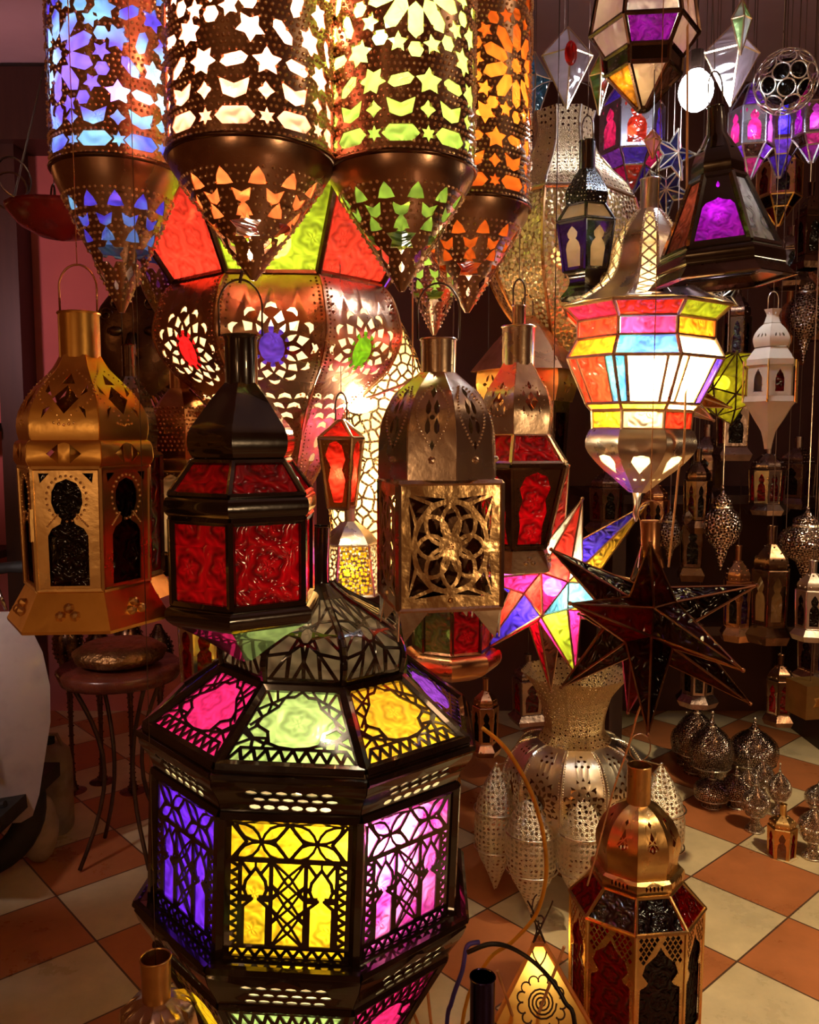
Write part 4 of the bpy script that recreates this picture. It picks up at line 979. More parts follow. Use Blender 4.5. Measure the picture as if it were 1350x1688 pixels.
# ================================================================== SMALL SILVER LANTERN bottom left, yellow pyramid lamp, necks, cords
def bottoms():
    L = Lan('iridescent_lantern', 'small silvery lantern with open blue lit neck and ribbed shoulders at the lower left corner', 'lantern', 258, 1640, 1.05, 8, 10, base=1900)
    L.neck([L.zr(1592, 26), L.zr(1660, 24)], BRASS); z = L.zr(1592, 26)[0]
    mb = MB(); bar(mb, (L.c.x, L.c.y, z - .02), (L.c.x, L.c.y, CEIL), .0005, 5); mb.build('hanging_wire', WIRE, L.root)
    dm = smooth(L.pr([(1659, 24), (1674, 40), (1700, 62), (1760, 72), (1800, 70)]), 4)
    L.shell('dome', dm, NICKEL, nu=2, nv=14, holes=lambda i, W, LL: [stamp(LOZ, .5, .3, .012, 0, W, LL, .9), stamp(LOZ, .5, .5, .014, 0, W, LL, 1)])
    L.shell('body', L.pr([(1800, 74), (1890, 74), (1895, 84)]), NICKEL, holes=lambda i, W, LL: [[(.2, .1), (.8, .1), (.8, .8), (.2, .8)]]); L.cap(L.zr(1895, 80)[0], .06, NICKEL)
    # yellow pyramid lamp with spiral
    Y = 2.0; a = P(888, 1540, Y); hz = a.z; root = thing('pyramid_lamp', 'yellow three-sided pyramid lamp painted with a dark spiral flower', 'lamp', (a.x, Y, 0))
    R = .23; A = [math.radians(t) for t in (-52, 48, 178)]; base = [Vector((a.x + R * math.sin(t), Y - R * math.cos(t), .0)) for t in A]; ap = Vector((a.x, Y, hz))
    HID = glass('yellow_hide', (.95, .62, .16), .05, 5, dark=.95, gl=.03); HENNA = metal('henna_ink', (.06, .02, .008), .7, .1, met=0); OW = metal('orange_frame', (.75, .26, .04), .5, .2, met=0)
    cut = [p.lerp(ap, .93) for p in base]
    for i in range(3):
        j = (i + 1) % 3; mb = MB(); mb.add([base[i], base[j], cut[j], cut[i]], [(0, 1, 2, 3)]); pn = mb.build('hide_panel', HID, root)
        mid = lambda v, u: base[i].lerp(base[j], .5 + u).lerp(ap, v); N = (base[j] - base[i]).cross(ap - base[i]).normalized(); N = N if N.y < 0 or i else N
        if N.dot(mid(.3, 0) - Vector((a.x, Y, .1))) < 0: N = -N
        Hh = (ap - (base[i] + base[j]) / 2).length; WW = (base[j] - base[i]).length; ex = (base[j] - base[i]).normalized(); ey = (ap - (base[i] + base[j]) / 2).normalized(); C0 = (base[i] + base[j]) / 2 + ey * Hh * .50 + N * .0015
        m2 = MB()
        def cur(f, n, r=.0022): tube(m2, [C0 + ex * f(t / n)[0] + ey * f(t / n)[1] for t in range(n + 1)], r, 4)
        cur(lambda t: (.036 * t * math.cos(t * 8 * PI), .036 * t * math.sin(t * 8 * PI)), 60)
        for k in range(13):
            q = 2 * PI * k / 13; cur(lambda t: (.048 * math.cos(q) + .012 * math.cos(q + 4 * t - 2), .048 * math.sin(q) + .012 * math.sin(q + 4 * t - 2)), 8)
        cur(lambda t: (.014 * math.sin(2 * PI * t) * (1 if t < .5 else 1), .17 + .05 * t + .02 * math.cos(2 * PI * t)), 16); cur(lambda t: (.03 * math.sin(t * PI) * (1 - t), .08 + .1 * t), 10); cur(lambda t: (-.03 * math.sin(t * PI) * (1 - t), .08 + .1 * t), 10)
        m2.build('painted_spiral', HENNA, pn)
    mb = MB()
    for i in range(3): bar(mb, base[i] + Vector((0, 0, .006)), cut[i], .006, 6); bar(mb, base[i] + Vector((0, 0, .006)), base[(i + 1) % 3] + Vector((0, 0, .006)), .006, 6); bar(mb, cut[i], cut[(i + 1) % 3], .008, 6)
    mb.build('wire_frame', OW, root)
    mb = MB(); ball(mb, (a.x, Y, .18), .03); mb.build('light_bulb', emis('pyramid_glow', WARM, 13), root)
    # dark blue neck
    L = Lan('dark_blue_lantern', 'dark lantern with a dark blue neck beside the pyramid lamp, at the bottom edge', 'lantern', 795, 1680, 1.55, 8, 0)
    L.root.location.z = 0; ORG[L.root.name] = Vector((L.c.x, L.c.y, 0))
    L.neck([L.zr(1622, 22), L.zr(1700, 22)], metal('dark_blue_tin', (.05, .035, .12), .2, .2)); q = L.zr(1700, 22)
    pp = smooth([(q[0], q[1]), (q[0] - .06, .07), (q[0] - .14, .1), (q[0] - .2, .095)], 3); L.shell('dome', pp, DARKBR); L.shell('body', [(q[0] - .2, .10), (.02, .09), (0, .11)], DARKBR)
    # cords
    def cord(name, label, pts, r, m, cat='cord'):
        P3 = [P(*p) for p in pts]; s_ = []
        for i in range(len(P3) - 1):
            p0, p1, p2, p3 = P3[max(i - 1, 0)], P3[i], P3[i + 1], P3[min(i + 2, len(P3) - 1)]
            for j in range(6):
                t = j / 6; s_.append(.5 * ((2 * p1) + (p2 - p0) * t + (2 * p0 - 5 * p1 + 4 * p2 - p3) * t * t + (-p0 + 3 * p1 - 3 * p2 + p3) * t ** 3))
        s_.append(P3[-1]); mb = MB(); tube(mb, s_, r, 6); o = mb.build(name, m, None, smooth=True, org=s_[-1]); tag(o, label, cat); return o
    YC = metal('yellow_cable', (.85, .42, .03), .4, .1, met=0); BC = metal('blue_cable', (.08, .07, .55), .4, .1, met=0); KC = metal('black_cable', (.01, .008, .008), .35, .1, met=0); STK = metal('pale_cane', (.85, .45, .18), .5, .1, met=0)
    cord('electric_cable', 'yellow electric cable curving down past the right side of the big octagonal lantern', [(795, 1200, 1.6), (832, 1232, 1.62), (868, 1290, 1.65), (890, 1350, 1.68), (900, 1410, 1.7), (898, 1460, 1.72), (882, 1510, 1.74), (845, 1552, 1.75), (800, 1590, 1.75), (760, 1700, 1.75), (740, 2050, 1.75)], .0045, YC)
    cord('blue_cable', 'blue cable looping down behind the lower right edge of the big octagonal lantern', [(790, 1553, 1.72), (770, 1560, 1.71), (762, 1600, 1.7), (745, 1650, 1.7), (735, 1720, 1.7), (730, 2080, 1.7)], .005, BC)
    cord('black_cable', 'black cable arching in front of the yellow pyramid lamp', [(770, 1570, 1.66), (810, 1556, 1.66), (850, 1566, 1.68), (895, 1600, 1.72), (930, 1650, 1.7), (950, 1720, 1.68), (955, 2100, 1.68)], .005, KC)
    cord('orange_twine', 'orange twine hanging straight down beside the lit stained glass lantern', [(1135, -500, 1.6), (1130, 640, 1.6), (1118, 780, 1.6), (1102, 935, 1.6)], .0022, STK, 'twine')
    cord('pale_twine', 'pale twine strung from the dark star down to the brass lantern ring', [(1058, 1160, 1.6), (1050, 1180, 1.66), (1036, 1230, 1.85), (1012, 1300, 1.88), (985, 1400, 1.88), (968, 1460, 1.88)], .0022, STK, 'twine')
    for k, (x0, y0, x1, y1) in enumerate(((655, 1600, 690, 1690), (700, 1590, 712, 1700), (715, 1590, 668, 1700), (820, 1600, 850, 1690), (930, 1560, 880, 1690))):
        mb = MB(); A_ = P(x0, y0, 1.9); B_ = P(x1, y1, 1.92); d_ = (B_ - A_); B_ = A_ + d_ * ((A_.z - .004) / -d_.z); bar(mb, A_, B_, .004, 5); o = mb.build('cane_stick', STK, None, org=B_)
        tag(o, ['thin cane stick leaning behind the octagonal lantern base, leftmost', 'upright thin cane stick, second of those by the octagonal lantern base', 'cane stick leaning left under the octagonal lantern', 'cane stick between the dark neck and the pyramid lamp', 'cane stick crossing in front of the pyramid lamp'][k], 'stick', 'cane sticks at the bottom')
bottoms()

# ================================================================== UPPER RIGHT HANGING LANTERNS
def upper_right():
    # purple pane lantern
    L = Lan('bell_lantern', 'black flared bell lantern with one glowing purple pane, hanging at upper right', 'lantern', 1192, 300, 1.5, 6, 0, base=450, tilt=-.06)
    L.neck([L.zr(172, 13), L.zr(215, 16), L.zr(240, 30)], BLACK, n=10)
    L.hook(L.zr(172, 13)[0], .012, .06, WIRE, wire_to=CEIL)
    L.shell('hood', smooth(L.pr([(222, 20), (240, 32), (262, 40), (285, 40)]), 3), BLACK)
    b = L.pr([(285, 40), (398, 88)]); L.frame('body_frame', b, BLACK, .006, n=6)
    MIR = glass('mirror_green_glass', (.40, .42, .30), .3, 12, gl=.35)
    L.panes(b[0], b[1], [None, MIR, MIR, PURP, DGRN, BRN], .07, name='body_pane')
    L.shell('arched_front', b, BLACK, faces=[0], holes=lambda i, W, LL: [[(.12, .46), (.2, .40), (.4, .37), (.5, .34), (.6, .37), (.8, .40), (.88, .46), (.93, .93), (.07, .93)], stamp(DROP, .5, .16, .008, 0, W, LL)], nv=2)
    L.panes(b[0], b[1], [PURP], .03, faces=[0], dr=-.003, labels=['glowing purple pane'])
    L.shell('base_band', smooth(L.pr([(399, 90), (405, 97), (424, 98), (430, 94)]), 3), BLACK)
    L.shell('skirt', L.pr([(426, 94), (446, 114)]), DARKBR); L.shell('skirt_return', L.pr([(446, 114), (450, 100)]), DARKBR)
    c = P(1190, 345, 1.5); L.bulb(c.x, c.y + .01, c.z, (1, .8, 1), 30, .015)
    # tall pierced silver vase
    PV = perf('pierced_warm_silver', (.80, .60, .36), 'flower', 19, .28, .3, .9)
    PD = perf('dotted_warm_silver', (.80, .60, .38), 'dots', 70, .22, .3, 1)
    L = Lan('pierced_vase_lantern', 'tall pierced silver gourd shaped lantern with scalloped crown, right of the orange tube', 'lantern', 925, 400, 2.1, 8, 10, base=600)
    a = smooth(L.pr([(172, 50), (200, 46), (235, 52), (262, 72), (285, 100), (304, 112)]), 4); L.shell('crown', a, PD, solid=0); L.frame('crown_ribs', a, SILVER, .003, rings=[len(a) - 1])
    a = smooth(L.pr([(308, 114), (350, 124), (420, 122), (480, 100), (530, 70), (580, 40)]), 4); L.shell('pierced_body', a, PV, solid=0); L.frame('body_ribs', a, COPPER, .004, rings=[0])
    L.shell('lining', a, glass('dim_cream_lining', (.8, .6, .3), .2, 8), dr=-.03, solid=0)
    L.hook(L.zr(172, 46)[0], .08, .08, WIRE, wire_to=CEIL); c = P(925, 420, 2.1); L.bulb(c.x, c.y, c.z, WARM, 22, .025)
    # black lantern with cream keyholes
    L = Lan('black_keyhole_lantern', 'small black hexagonal lantern with cream keyhole panes in front of the silver gourd lantern', 'lantern', 966, 360, 1.75, 6, 30, base=488)
    L.neck([L.zr(229, 13), L.zr(280, 13)], BLACK, n=10); L.hook(L.zr(229, 13)[0], .011, .05, WIRE, wire_to=CEIL)
    L.shell('dome', smooth(L.pr([(276, 14), (292, 26), (312, 38), (330, 36)]), 4), perf('black_dotted', (.03, .015, .01), 'dots', 130, .25, .2, 1, 0), solid=0)
    t = L.pr([(333, 32), (358, 50)]); L.frame('roof_frame', t, BLACK, .0035); L.panes(t[0], t[1], [FROST], .05, name='roof_pane')
    b = L.pr([(361, 50), (444, 38)]); L.frame('body_frame', b, BLACK, .0035)
    kh = [(0, .10), (.10, .16), (.20, .24), (.18, .32), (.12, .36), (.24, .44), (.30, .55), (.28, .92)]
    L.shell('keyhole_panels', b, BLACK, holes=lambda i, W, LL: [[(.5 + x, y) for x, y in kh] + [(.5 - x, y) for x, y in kh[1:]][::-1]], beads=beadgrid(.008, .008, .0016, .002), nv=2, sm=False)
    L.panes(b[0], b[1], [FROST], .04, dr=-.003, name='body_pane')
    L.shell('base', smooth(L.pr([(446, 36), (456, 28), (470, 30), (486, 44)]), 3), BLACK)
    c = P(966, 400, 1.75); L.bulb(c.x, c.y, c.z, WARM, 9, .012)
    # top geometric lantern
    L = Lan('faceted_lantern', 'dark faceted lantern with magenta and cream panes at the top right of centre', 'lantern', 1062, 60, 1.65, 6, 10, base=180)
    T = L.pr([(-70, 70), (18, 84), (70, 60), (100, 58), (178, 8)]); L.frame('lead_frame', T, DARKBR, .0045, n=6)
    L.panes(T[0], T[1], [CLR, FROST, FROST], .05, name='upper_pane'); L.panes(T[1], T[2], [PURP, FROST, PURP, FROST, PURP, FROST], .05, name='magenta_pane'); L.shell('waist_band', [T[2], T[3]], BLACK); L.panes(T[3], T[4], [FROST, BLK, FROST, BLK, FROST, ORG_], .05, name='lower_pane')
    L.hook(T[0][0], .02, .06, WIRE, wire_to=CEIL); c = P(1050, 125, 1.65); L.bulb(c.x - .01, c.y, c.z, WARM, 14, .014); c = P(1062, 40, 1.65); L.bulb(c.x, c.y, c.z, (1, .6, 1), 7, .014)
    # bright bulb
    c = P(1147, 150, 1.85); r = thing('bare_bulb', 'blinding white bare bulb hanging at upper right', 'light bulb', (c.x, c.y, c.z))
    mb = MB(); ball(mb, c, .036, 16, 10, (1, 1, 1.15)); mb.build('glowing_glass', emis('cold_white', (.80, .88, 1), 260), r, smooth=True)
    mb = MB(); bar(mb, c + Vector((0, 0, .04)), c + Vector((0, 0, .08)), .016, 10); mb.build('socket', BLACK, r); mb = MB(); bar(mb, c + Vector((0, 0, .07)), (c.x, c.y, CEIL), .002, 5); mb.build('cord', BLACK, r)
    # kite pendants of white glass
    def kite(name, label, px, py, Y, w_, h, m, drop=None, group=None):
        c = P(px, py, Y); r = thing(name, label, 'pendant', c, group); s = Y / F; W2 = w_ * s; H2 = h * s
        pts = [c + Vector(v) for v in ((-W2, 0, H2 * .3), (0, -W2 * .7, H2 * .3), (W2, 0, H2 * .3), (0, W2 * .7, H2 * .3))]; top = c + Vector((0, 0, H2)); bot = c + Vector((0, 0, -H2))
        fb = MB(); 
        for k in range(4):
            mb = MB(); j = (k + 1) % 4; mb.add([pts[k], pts[j], bot], [(0, 1, 2)]); mb.build('glass_pane', m[k % len(m)], r); mb = MB(); mb.add([pts[k], pts[j], top], [(0, 1, 2)]); mb.build('glass_pane', m[(k + 1) % len(m)], r)
            bar(fb, pts[k], pts[j], .002); bar(fb, pts[k], top, .002); bar(fb, pts[k], bot, .002)
        fb.build('lead_frame', SOLDER, r)
        if drop:
            mb = MB(); ball(mb, c + Vector((0, -W2 * .75, H2 * .15)), .014, 10, 8, (1, .5, 1.9)); mb.build('glass_drop', drop, r, smooth=True)
        mb = MB(); bar(mb, top, (c.x, c.y, CEIL), .001, 5); mb.build('hanging_wire', WIRE, r)
    WG = glass('milk_glass', (.75, .66, .70), .05, 9, dark=.9)
    kite('kite_pendant', 'white glass kite pendant with a red drop, above the silver gourd lantern', 935, 112, 1.95, 40, 62, [WG], RED)
    kite('rose_pendant', 'little pink glass diamond pendant beneath the faceted lantern', 1076, 238, 1.6, 13, 22, [glass('rose_glass', (.9, .45, .45), .2, 9)])
    kite('green_pendant', 'green glass diamond pendant at the left of the faceted lantern', 988, 140, 1.9, 16, 46, [DGRN, GREEN, DRED])
    kite('emerald_pendant', 'bright green and clear glass shard pendant to the right of the bare bulb', 1222, 45, 1.8, 16, 42, [GREEN, WG])
    kite('clear_glass_pendant', 'clear faceted glass pendant just right of the bare bulb', 1206, 108, 1.9, 44, 62, [WG])
    kite('ice_pendant', 'clear icy glass pendant left of the gourd crown', 880, 150, 2.2, 26, 60, [WG, CYAN])
    # coloured cage lanterns
    def cage(name, label, px, py, Y, hw, h, m1, m2, fm_=SOLDER, n=6, rot=10, bl=None, group=None):
        L = Lan(name, label, 'lantern', px, py, Y, n, rot, group, base=py + h)
        T = L.pr([(py - h, hw * .25), (py - h * .55, hw), (py + h * .25, hw), (py + h * .55, hw * .6), (py + h, hw * .12)]); L.frame('frame', T, fm_, .0028)
        L.panes(T[0], T[1], m2, .06, name='roof_pane'); L.panes(T[2], T[3], m2[::-1], .06, name='lower_pane'); L.panes(T[3], T[4], m1, .06, name='tip_pane')
        L.panes(T[1], T[2], m1, .05, name='body_pane', dr=-.003)
        L.shell('arch_panels', [T[1], T[2]], fm_, holes=lambda i, W, LL: [[(.5 + x, y) for x, y in kh] + [(.5 - x, y) for x, y in kh[1:]][::-1], stamp(LOZ, .15, .12, .006, 0, W, LL), stamp(LOZ, .85, .12, .006, 0, W, LL)], nv=1, sm=False)
        mb = MB(); bar(mb, L.pt(0, 0, T[0][0]), L.pt(0, 0, CEIL), .0012, 5); mb.build('hanging_wire', WIRE, L.root)
        if bl: c = P(px, py, Y); L.bulb(c.x, c.y, c.z, bl[0], bl[1], .014)
        return L
    CT = metal('cool_tin', (.55, .50, .58), .25, .3)
    cage('pink_cage_lantern', 'tin lantern with glowing pink keyhole panes, right of the bell lantern top', 1238, 215, 2.1, 34, 78, [PINK, MAG, PINK], [VIO, BLK], CT, bl=((1, .8, 1), 26))
    cage('blue_cage_lantern', 'tin lantern with glowing blue panes at upper right', 1288, 205, 2.35, 30, 86, [BLUE, VIO], [BLK, VIO], CT, bl=((.9, .85, 1), 30))
    cage('magenta_cage_lantern', 'tin lantern with dark magenta panes against the right frame edge', 1340, 200, 2.1, 30, 66, [MAG, PURP], [BLK, PINK], CT, bl=((1, .8, 1), 12))
    cage('jewel_lantern', 'lantern of red, blue and purple jewel glass under the faceted lantern', 1042, 215, 2.3, 50, 100, [RED, BLUE, PINK], [VIO, PINK, BLUE], CT, bl=(WARM, 34))
    cage('brass_cage_lantern', 'small brass fretted lantern hanging right below the pink cage lantern', 1285, 300, 2.5, 34, 70, [BLK, DRED], [BLK, VIO], BRASS)
    # globe of circles
    c = P(1295, 135, 2.0); r = thing('ring_globe', 'openwork silver globe made of soldered rings at upper right', 'globe lantern', c)
    mb = MB(); Rg = 48 * 2.0 / F
    for d in ICO + [(ICO[i] + ICO[j]).normalized() for i in range(12) for j in range(i) if ICO[i].dot(ICO[j]) > .4]:
        u = d.orthogonal().normalized(); v = d.cross(u); rr = Rg * .27; tube(mb, [c + d * Rg * .95 + (u * math.cos(t * PI / 8) + v * math.sin(t * PI / 8)) * rr for t in range(16)], .002, 5, True)
    mb.build('ring_shell', SILVER, r, smooth=True); mb = MB(); ball(mb, c, Rg * .7, 16, 10); mb.build('smoked_core', BLK, r, smooth=True); mb = MB(); bar(mb, c + Vector((0, 0, Rg)), (c.x, c.y, CEIL), .0012, 5); mb.build('hanging_wire', WIRE, r)
    # wire star outlines
    def wstar(label, px, py, Y, R, rot, m, yaw=0, pane=None, cat='star', pts=5):
        c = P(px, py, Y); r = thing('wire_star', label, cat, c, 'glass stars at upper right'); Rm = R * Y / F; ex = Vector((math.cos(yaw), math.sin(yaw), 0)); mb = MB(); V = []
        for k in range(2 * pts): q = (Rm if k % 2 == 0 else Rm * .42); t = rot + PI * k / pts; V.append(c + ex * q * math.sin(t) + Vector((0, 0, q * math.cos(t))))
        nn = Vector((ex.y, -ex.x, 0)) * Rm * .3
        for k in range(2 * pts):
            j = (k + 1) % (2 * pts); bar(mb, V[k], V[j], .0026)
            for s_ in (1, -1): bar(mb, V[k], c + nn * s_, .0020)
        f_ = mb.build('frame', m, r); mb = MB()
        for k in range(2 * pts):
            for s_ in (1, -1): mb.add([V[k], V[(k + 1) % (2 * pts)], c + nn * s_], [(0, 1, 2)])
        mb.build('glass', pane or BLK, r); mb = MB(); bar(mb, c + Vector((0, 0, Rm * .5)), (c.x, c.y, CEIL), .001, 5); mb.build('hanging_wire', WIRE, r)
    BL2 = glass('dusk_blue_glass', (.10, .09, .35), .3, 12)
    wstar('silver framed dusky blue star left of the bell lantern', 1110, 255, 2.0, 42, .2, SILVER, .3, BL2)
    wstar('larger silver framed star below the other beside the bell lantern', 1098, 315, 2.2, 44, .6, SILVER, -.3, BL2)
    wstar('small silver star poking out right of the striped dome', 1160, 478, 1.95, 36, .3, SILVER, .5, BLK)
    wstar('silver star partly hidden beneath the bell lantern skirt', 1192, 490, 2.1, 28, .9, SILVER, -.4, BLK)
    r, c, _ = star_lantern('yellow_star_lantern', 'glowing yellow glass star behind the right of the lit stained glass lantern', 1190, 632, 2.15, (.3, .5, .2, .7), 72, [(1215, 580), (1225, 660), (1185, 590)], [glass('acid_yellow_glass', (.85, .78, .02), .3, 14)], DARKBR, body=.7, bulb=(16, (0, 0, 0)))
    mb = MB(); bar(mb, c, (c.x, c.y, CEIL), .0012, 5); mb.build('hanging_wire', WIRE, r)
    star_l = star_lantern('peach_star_lantern', 'peach glass star with brass edges, its point sticking out below the lit lantern side', 1110, 650, 2.0, (.9, .1, .3, .2), 80, [(1205, 672), (1175, 515)], [FROST, ORG_, FROST], SOLDER, body=.4)
    mb = MB(); bar(mb, star_l[1], (star_l[1].x, star_l[1].y, CEIL), .0012, 5); mb.build('hanging_wire', WIRE, star_l[0])
    # white lantern
    L = Lan('white_lantern', 'cream painted hexagonal lantern with little arched windows and outer rods, hanging at right', 'lantern', 1270, 620, 2.0, 6, 26, base=720)
    L.shell('crown', smooth(L.pr([(508, 14), (520, 9), (532, 14)]), 3), PWHITE, holes=lambda i, W, LL: [stamp(LOZ, .5, .3, .004, 0, W, LL)]); L.hook(L.zr(508, 10)[0], .012, .04, SILVER, wire_to=CEIL)
    L.shell('dome', smooth(L.pr([(532, 12), (542, 24), (556, 31), (570, 28)]), 4), PWHITE, nu=3, nv=10, holes=lambda i, W, LL: [stamp(DROP, .5 + x / W(.6), .6, .006, x * 30, W, LL) for x in (-.009, 0, .009)])
    L.shell('roof', L.pr([(571, 27), (592, 42), (596, 44), (600, 40)]), PWHITE, sm=False)
    b = L.pr([(600, 37), (652, 37)]); ar = [(0, .14), (.14, .3), (.2, .45), (.2, .86)]
    L.shell('arched_body', b, PWHITE, holes=lambda i, W, LL: [[(.5 + x, y) for x, y in ar] + [(.5 - x, y) for x, y in ar[1:]][::-1]], beads=outline_beads(.006, .0014, .004), nv=2, sm=False); L.panes(b[0], b[1], [DRED, WG], .1, dr=-.004, name='window_pane')
    L.shell('base', smooth(L.pr([(652, 42), (660, 45), (668, 38), (690, 26), (712, 12), (740, 6)]), 2), PWHITE)
    for i in range(6): mb = MB(); a = L.ang(i); bar(mb, L.pt(a, b[0][1] * 1.22, b[0][0] + .01), L.pt(a, b[1][1] * 1.22, b[1][0] - .015), .0022, 6); mb.build('outer_rod', BRASS, L.root)
upper_right()

# ================================================================== MIDDLE BACKGROUND
def middle():
    # brightly lit honeycomb cylinder
    HC = perf('honeycomb_tin', (.70, .50, .26), 'mesh', 42, .13, .35, .5)
    L = Lan('honeycomb_lantern', 'glowing cream honeycomb pierced lantern behind the square box lantern', 'lantern', 628, 800, 2.15, 0, 0, base=960)
    p = smooth(L.pr([(505, 20), (560, 50), (640, 78), (720, 90), (800, 88), (880, 84), (950, 70)], .5), 4); L.shell('honeycomb_shell', p, HC, solid=0); L.shell('lining', p, glass('hot_cream_film', (1, .78, .40), .1, 8, dark=.95), dr=-.008, solid=0)
    c = P(628, 800, 2.15); L.bulb(c.x, c.y, c.z, WARM, 130, .035); c = P(628, 650, 2.15); L.bulb(c.x, c.y, c.z, WARM, 110, .03)
    mb = MB(); bar(mb, L.pt(0, 0, p[0][0]), L.pt(0, 0, CEIL), .003, 6); mb.build('hanging_rod', WIRE, L.root)
    c = P(592, 668, 1.62); r = thing('bare_bulb', 'small warm bare bulb blazing beside the pierced onion bulb', 'light bulb', c); mb = MB(); ball(mb, c, .017, 12, 8, (1.6, 1, .9)); mb.build('glowing_glass', emis('warm_white', (1, .82, .5), 260), r, smooth=True)
    mb = MB(); bar(mb, c + Vector((.012, 0, .012)), P(680, 628, 1.66), .003, 6); bar(mb, P(680, 628, 1.66), P(682, -400, 1.66), .0018, 5); mb.build('cord', SOLDER, r)
    # small red paned lantern
    L = Lan('small_red_lantern', 'small brass lantern with orange red panes, between the red glass lantern and the box lantern', 'lantern', 563, 770, 1.5, 4, -20, base=845)
    T = L.pr([(694, 6), (722, 40), (838, 24)]); L.frame('frame', T, SOLDER, .0035, n=6); L.panes(T[0], T[1], [RED], .06, name='roof_pane'); L.panes(T[1], T[2], [RED], .06, name='body_pane', dr=-.002)
    L.shell('fretted_panels', [T[1], T[2]], BRASS, holes=lambda i, W, LL: [[(.3, .08), (.5, .04), (.7, .1), (.82, .3), (.7, .45), (.84, .6), (.72, .92), (.3, .92), (.16, .6), (.3, .42), (.14, .25)]], beads=beadgrid(.007, .007, .0014, .002), nv=2, sm=False)
    L.hook(T[0][0], .010, .05, WIRE, wire_to=CEIL); c = P(563, 780, 1.5); L.bulb(c.x, c.y, c.z, WARM, 40, .011)
    # silver panelled lantern below
    L = Lan('pale_fretted_lantern', 'pale silver fretted lantern with thin neck, low between the red lantern and the box lantern', 'lantern', 577, 920, 1.9, 6, 8, base=1010)
    L.neck([L.zr(815, 9), L.zr(862, 9)], SILVER, n=10); L.shell('hood', smooth(L.pr([(860, 10), (880, 34), (900, 48)]), 3), SILVER)
    b = L.pr([(900, 48), (985, 62)]); L.frame('frame', b, SILVER, .003); L.shell('panels', b, perf('fretted_silver', (.85, .72, .5), 'flower', 26, .3, .3, .8), solid=0); L.panes(b[0], b[1], [YEL, CLR], .05, dr=-.006); c = P(577, 940, 1.9); L.bulb(c.x, c.y, c.z, WARM, 60, .015)
    L.cap(b[1][0], b[1][1], SILVER)
    mb = MB(); bar(mb, L.pt(0, 0, L.zr(815, 9)[0]), L.pt(0, 0, CEIL), .0012, 5); mb.build('hanging_wire', WIRE, L.root)
    # copper dome lantern behind gold
    L = Lan('copper_lantern', 'copper lantern with studded dome and cream arch pane, behind the gold and red glass lanterns', 'lantern', 300, 800, 1.62, 6, -22, base=960)
    L.neck([L.zr(600, 16), L.zr(645, 16)], COPPER, n=12)
    dm = smooth(L.pr([(640, 18), (660, 36), (690, 52), (725, 54), (758, 48)]), 3); L.shell('studded_dome', dm, COPPER, nu=2, nv=12, beads=beadgrid(.008, .008, .0028, .002, .3, .9))
    L.shell('collar', L.pr([(758, 54), (765, 57), (775, 54)]), BRASS); b = L.pr([(776, 52), (915, 50)]); L.frame('frame', b, BRASS, .004)
    k2 = [(0, .04), (.2, .08), (.3, .18), (.26, .28), (.2, .34), (.34, .40), (.36, .96)]
    L.shell('arch_panels', b, BRASS, holes=lambda i, W, LL: [[(.5 + x, y) for x, y in k2] + [(.5 - x, y) for x, y in k2[1:]][::-1]], beads=outline_beads(.009, .002, .004), nv=2, sm=False); L.panes(b[0], b[1], [FROST], .06, dr=-.004, name='cream_pane'); L.shell('skirt', L.pr([(917, 50), (950, 72)]), DARKBR)
    L.hook(L.zr(600, 16)[0], .014, .06, WIRE, wire_to=CEIL); c = P(300, 850, 1.62); L.bulb(c.x, c.y, c.z, WARM, 9, .014)
    # dark red lantern half hidden behind gold
    L = Lan('shadowed_lantern', 'dark bronze lantern mostly hidden behind the gold lantern', 'lantern', 218, 800, 1.5, 6, 0, base=1010)
    L.neck([L.zr(568, 11), L.zr(625, 11)], DARKBR, n=10); L.shell('dome', smooth(L.pr([(620, 12), (650, 30), (700, 42), (745, 40)]), 3), DARKBR, beads=beadgrid(.01, .01, .0022)); b = L.pr([(750, 46), (950, 44)]); L.frame('frame', b, DARKBR, .005); L.panes(b[0], b[1], [BLK, DRED], .06); L.shell('skirt', L.pr([(955, 46), (990, 70)]), COPPER); L.hook(L.zr(568, 11)[0], .01, .1, WIRE, wire_to=CEIL)
    # red green pane lantern below box
    L = Lan('red_green_lantern', 'dark lantern with red and green panes and copper base, just below the box lantern', 'lantern', 745, 1050, 1.75, 8, 22.5, base=1130)
    L.neck([L.zr(930, 12), L.zr(960, 12)], DARKBR); L.shell('dome', smooth(L.pr([(955, 14), (975, 45), (1000, 62)]), 3), DARKBR); b = L.pr([(1002, 66), (1080, 64)]); L.frame('frame', b, DARKBR, .004); L.panes(b[0], b[1], [DRED, RED, DGRN, DRED, DGRN, DRED, DGRN, DGRN], .05); L.shell('base', smooth(L.pr([(1082, 68), (1088, 80), (1106, 84), (1118, 70), (1124, 40)]), 3), COPPER); c = P(745, 1045, 1.75); L.bulb(c.x, c.y, c.z, WARM, 12, .012)
    mb = MB(); bar(mb, L.pt(0, 0, L.zr(930, 12)[0]), L.pt(0, 0, CEIL), .0012, 5); mb.build('hanging_wire', WIRE, L.root)
    # small silver with red arch below red lantern
    L = Lan('small_arched_lantern', 'small silver lantern with a dark red arched window, low left under the red glass lantern', 'lantern', 332, 1090, 1.75, 6, 10, base=1160)
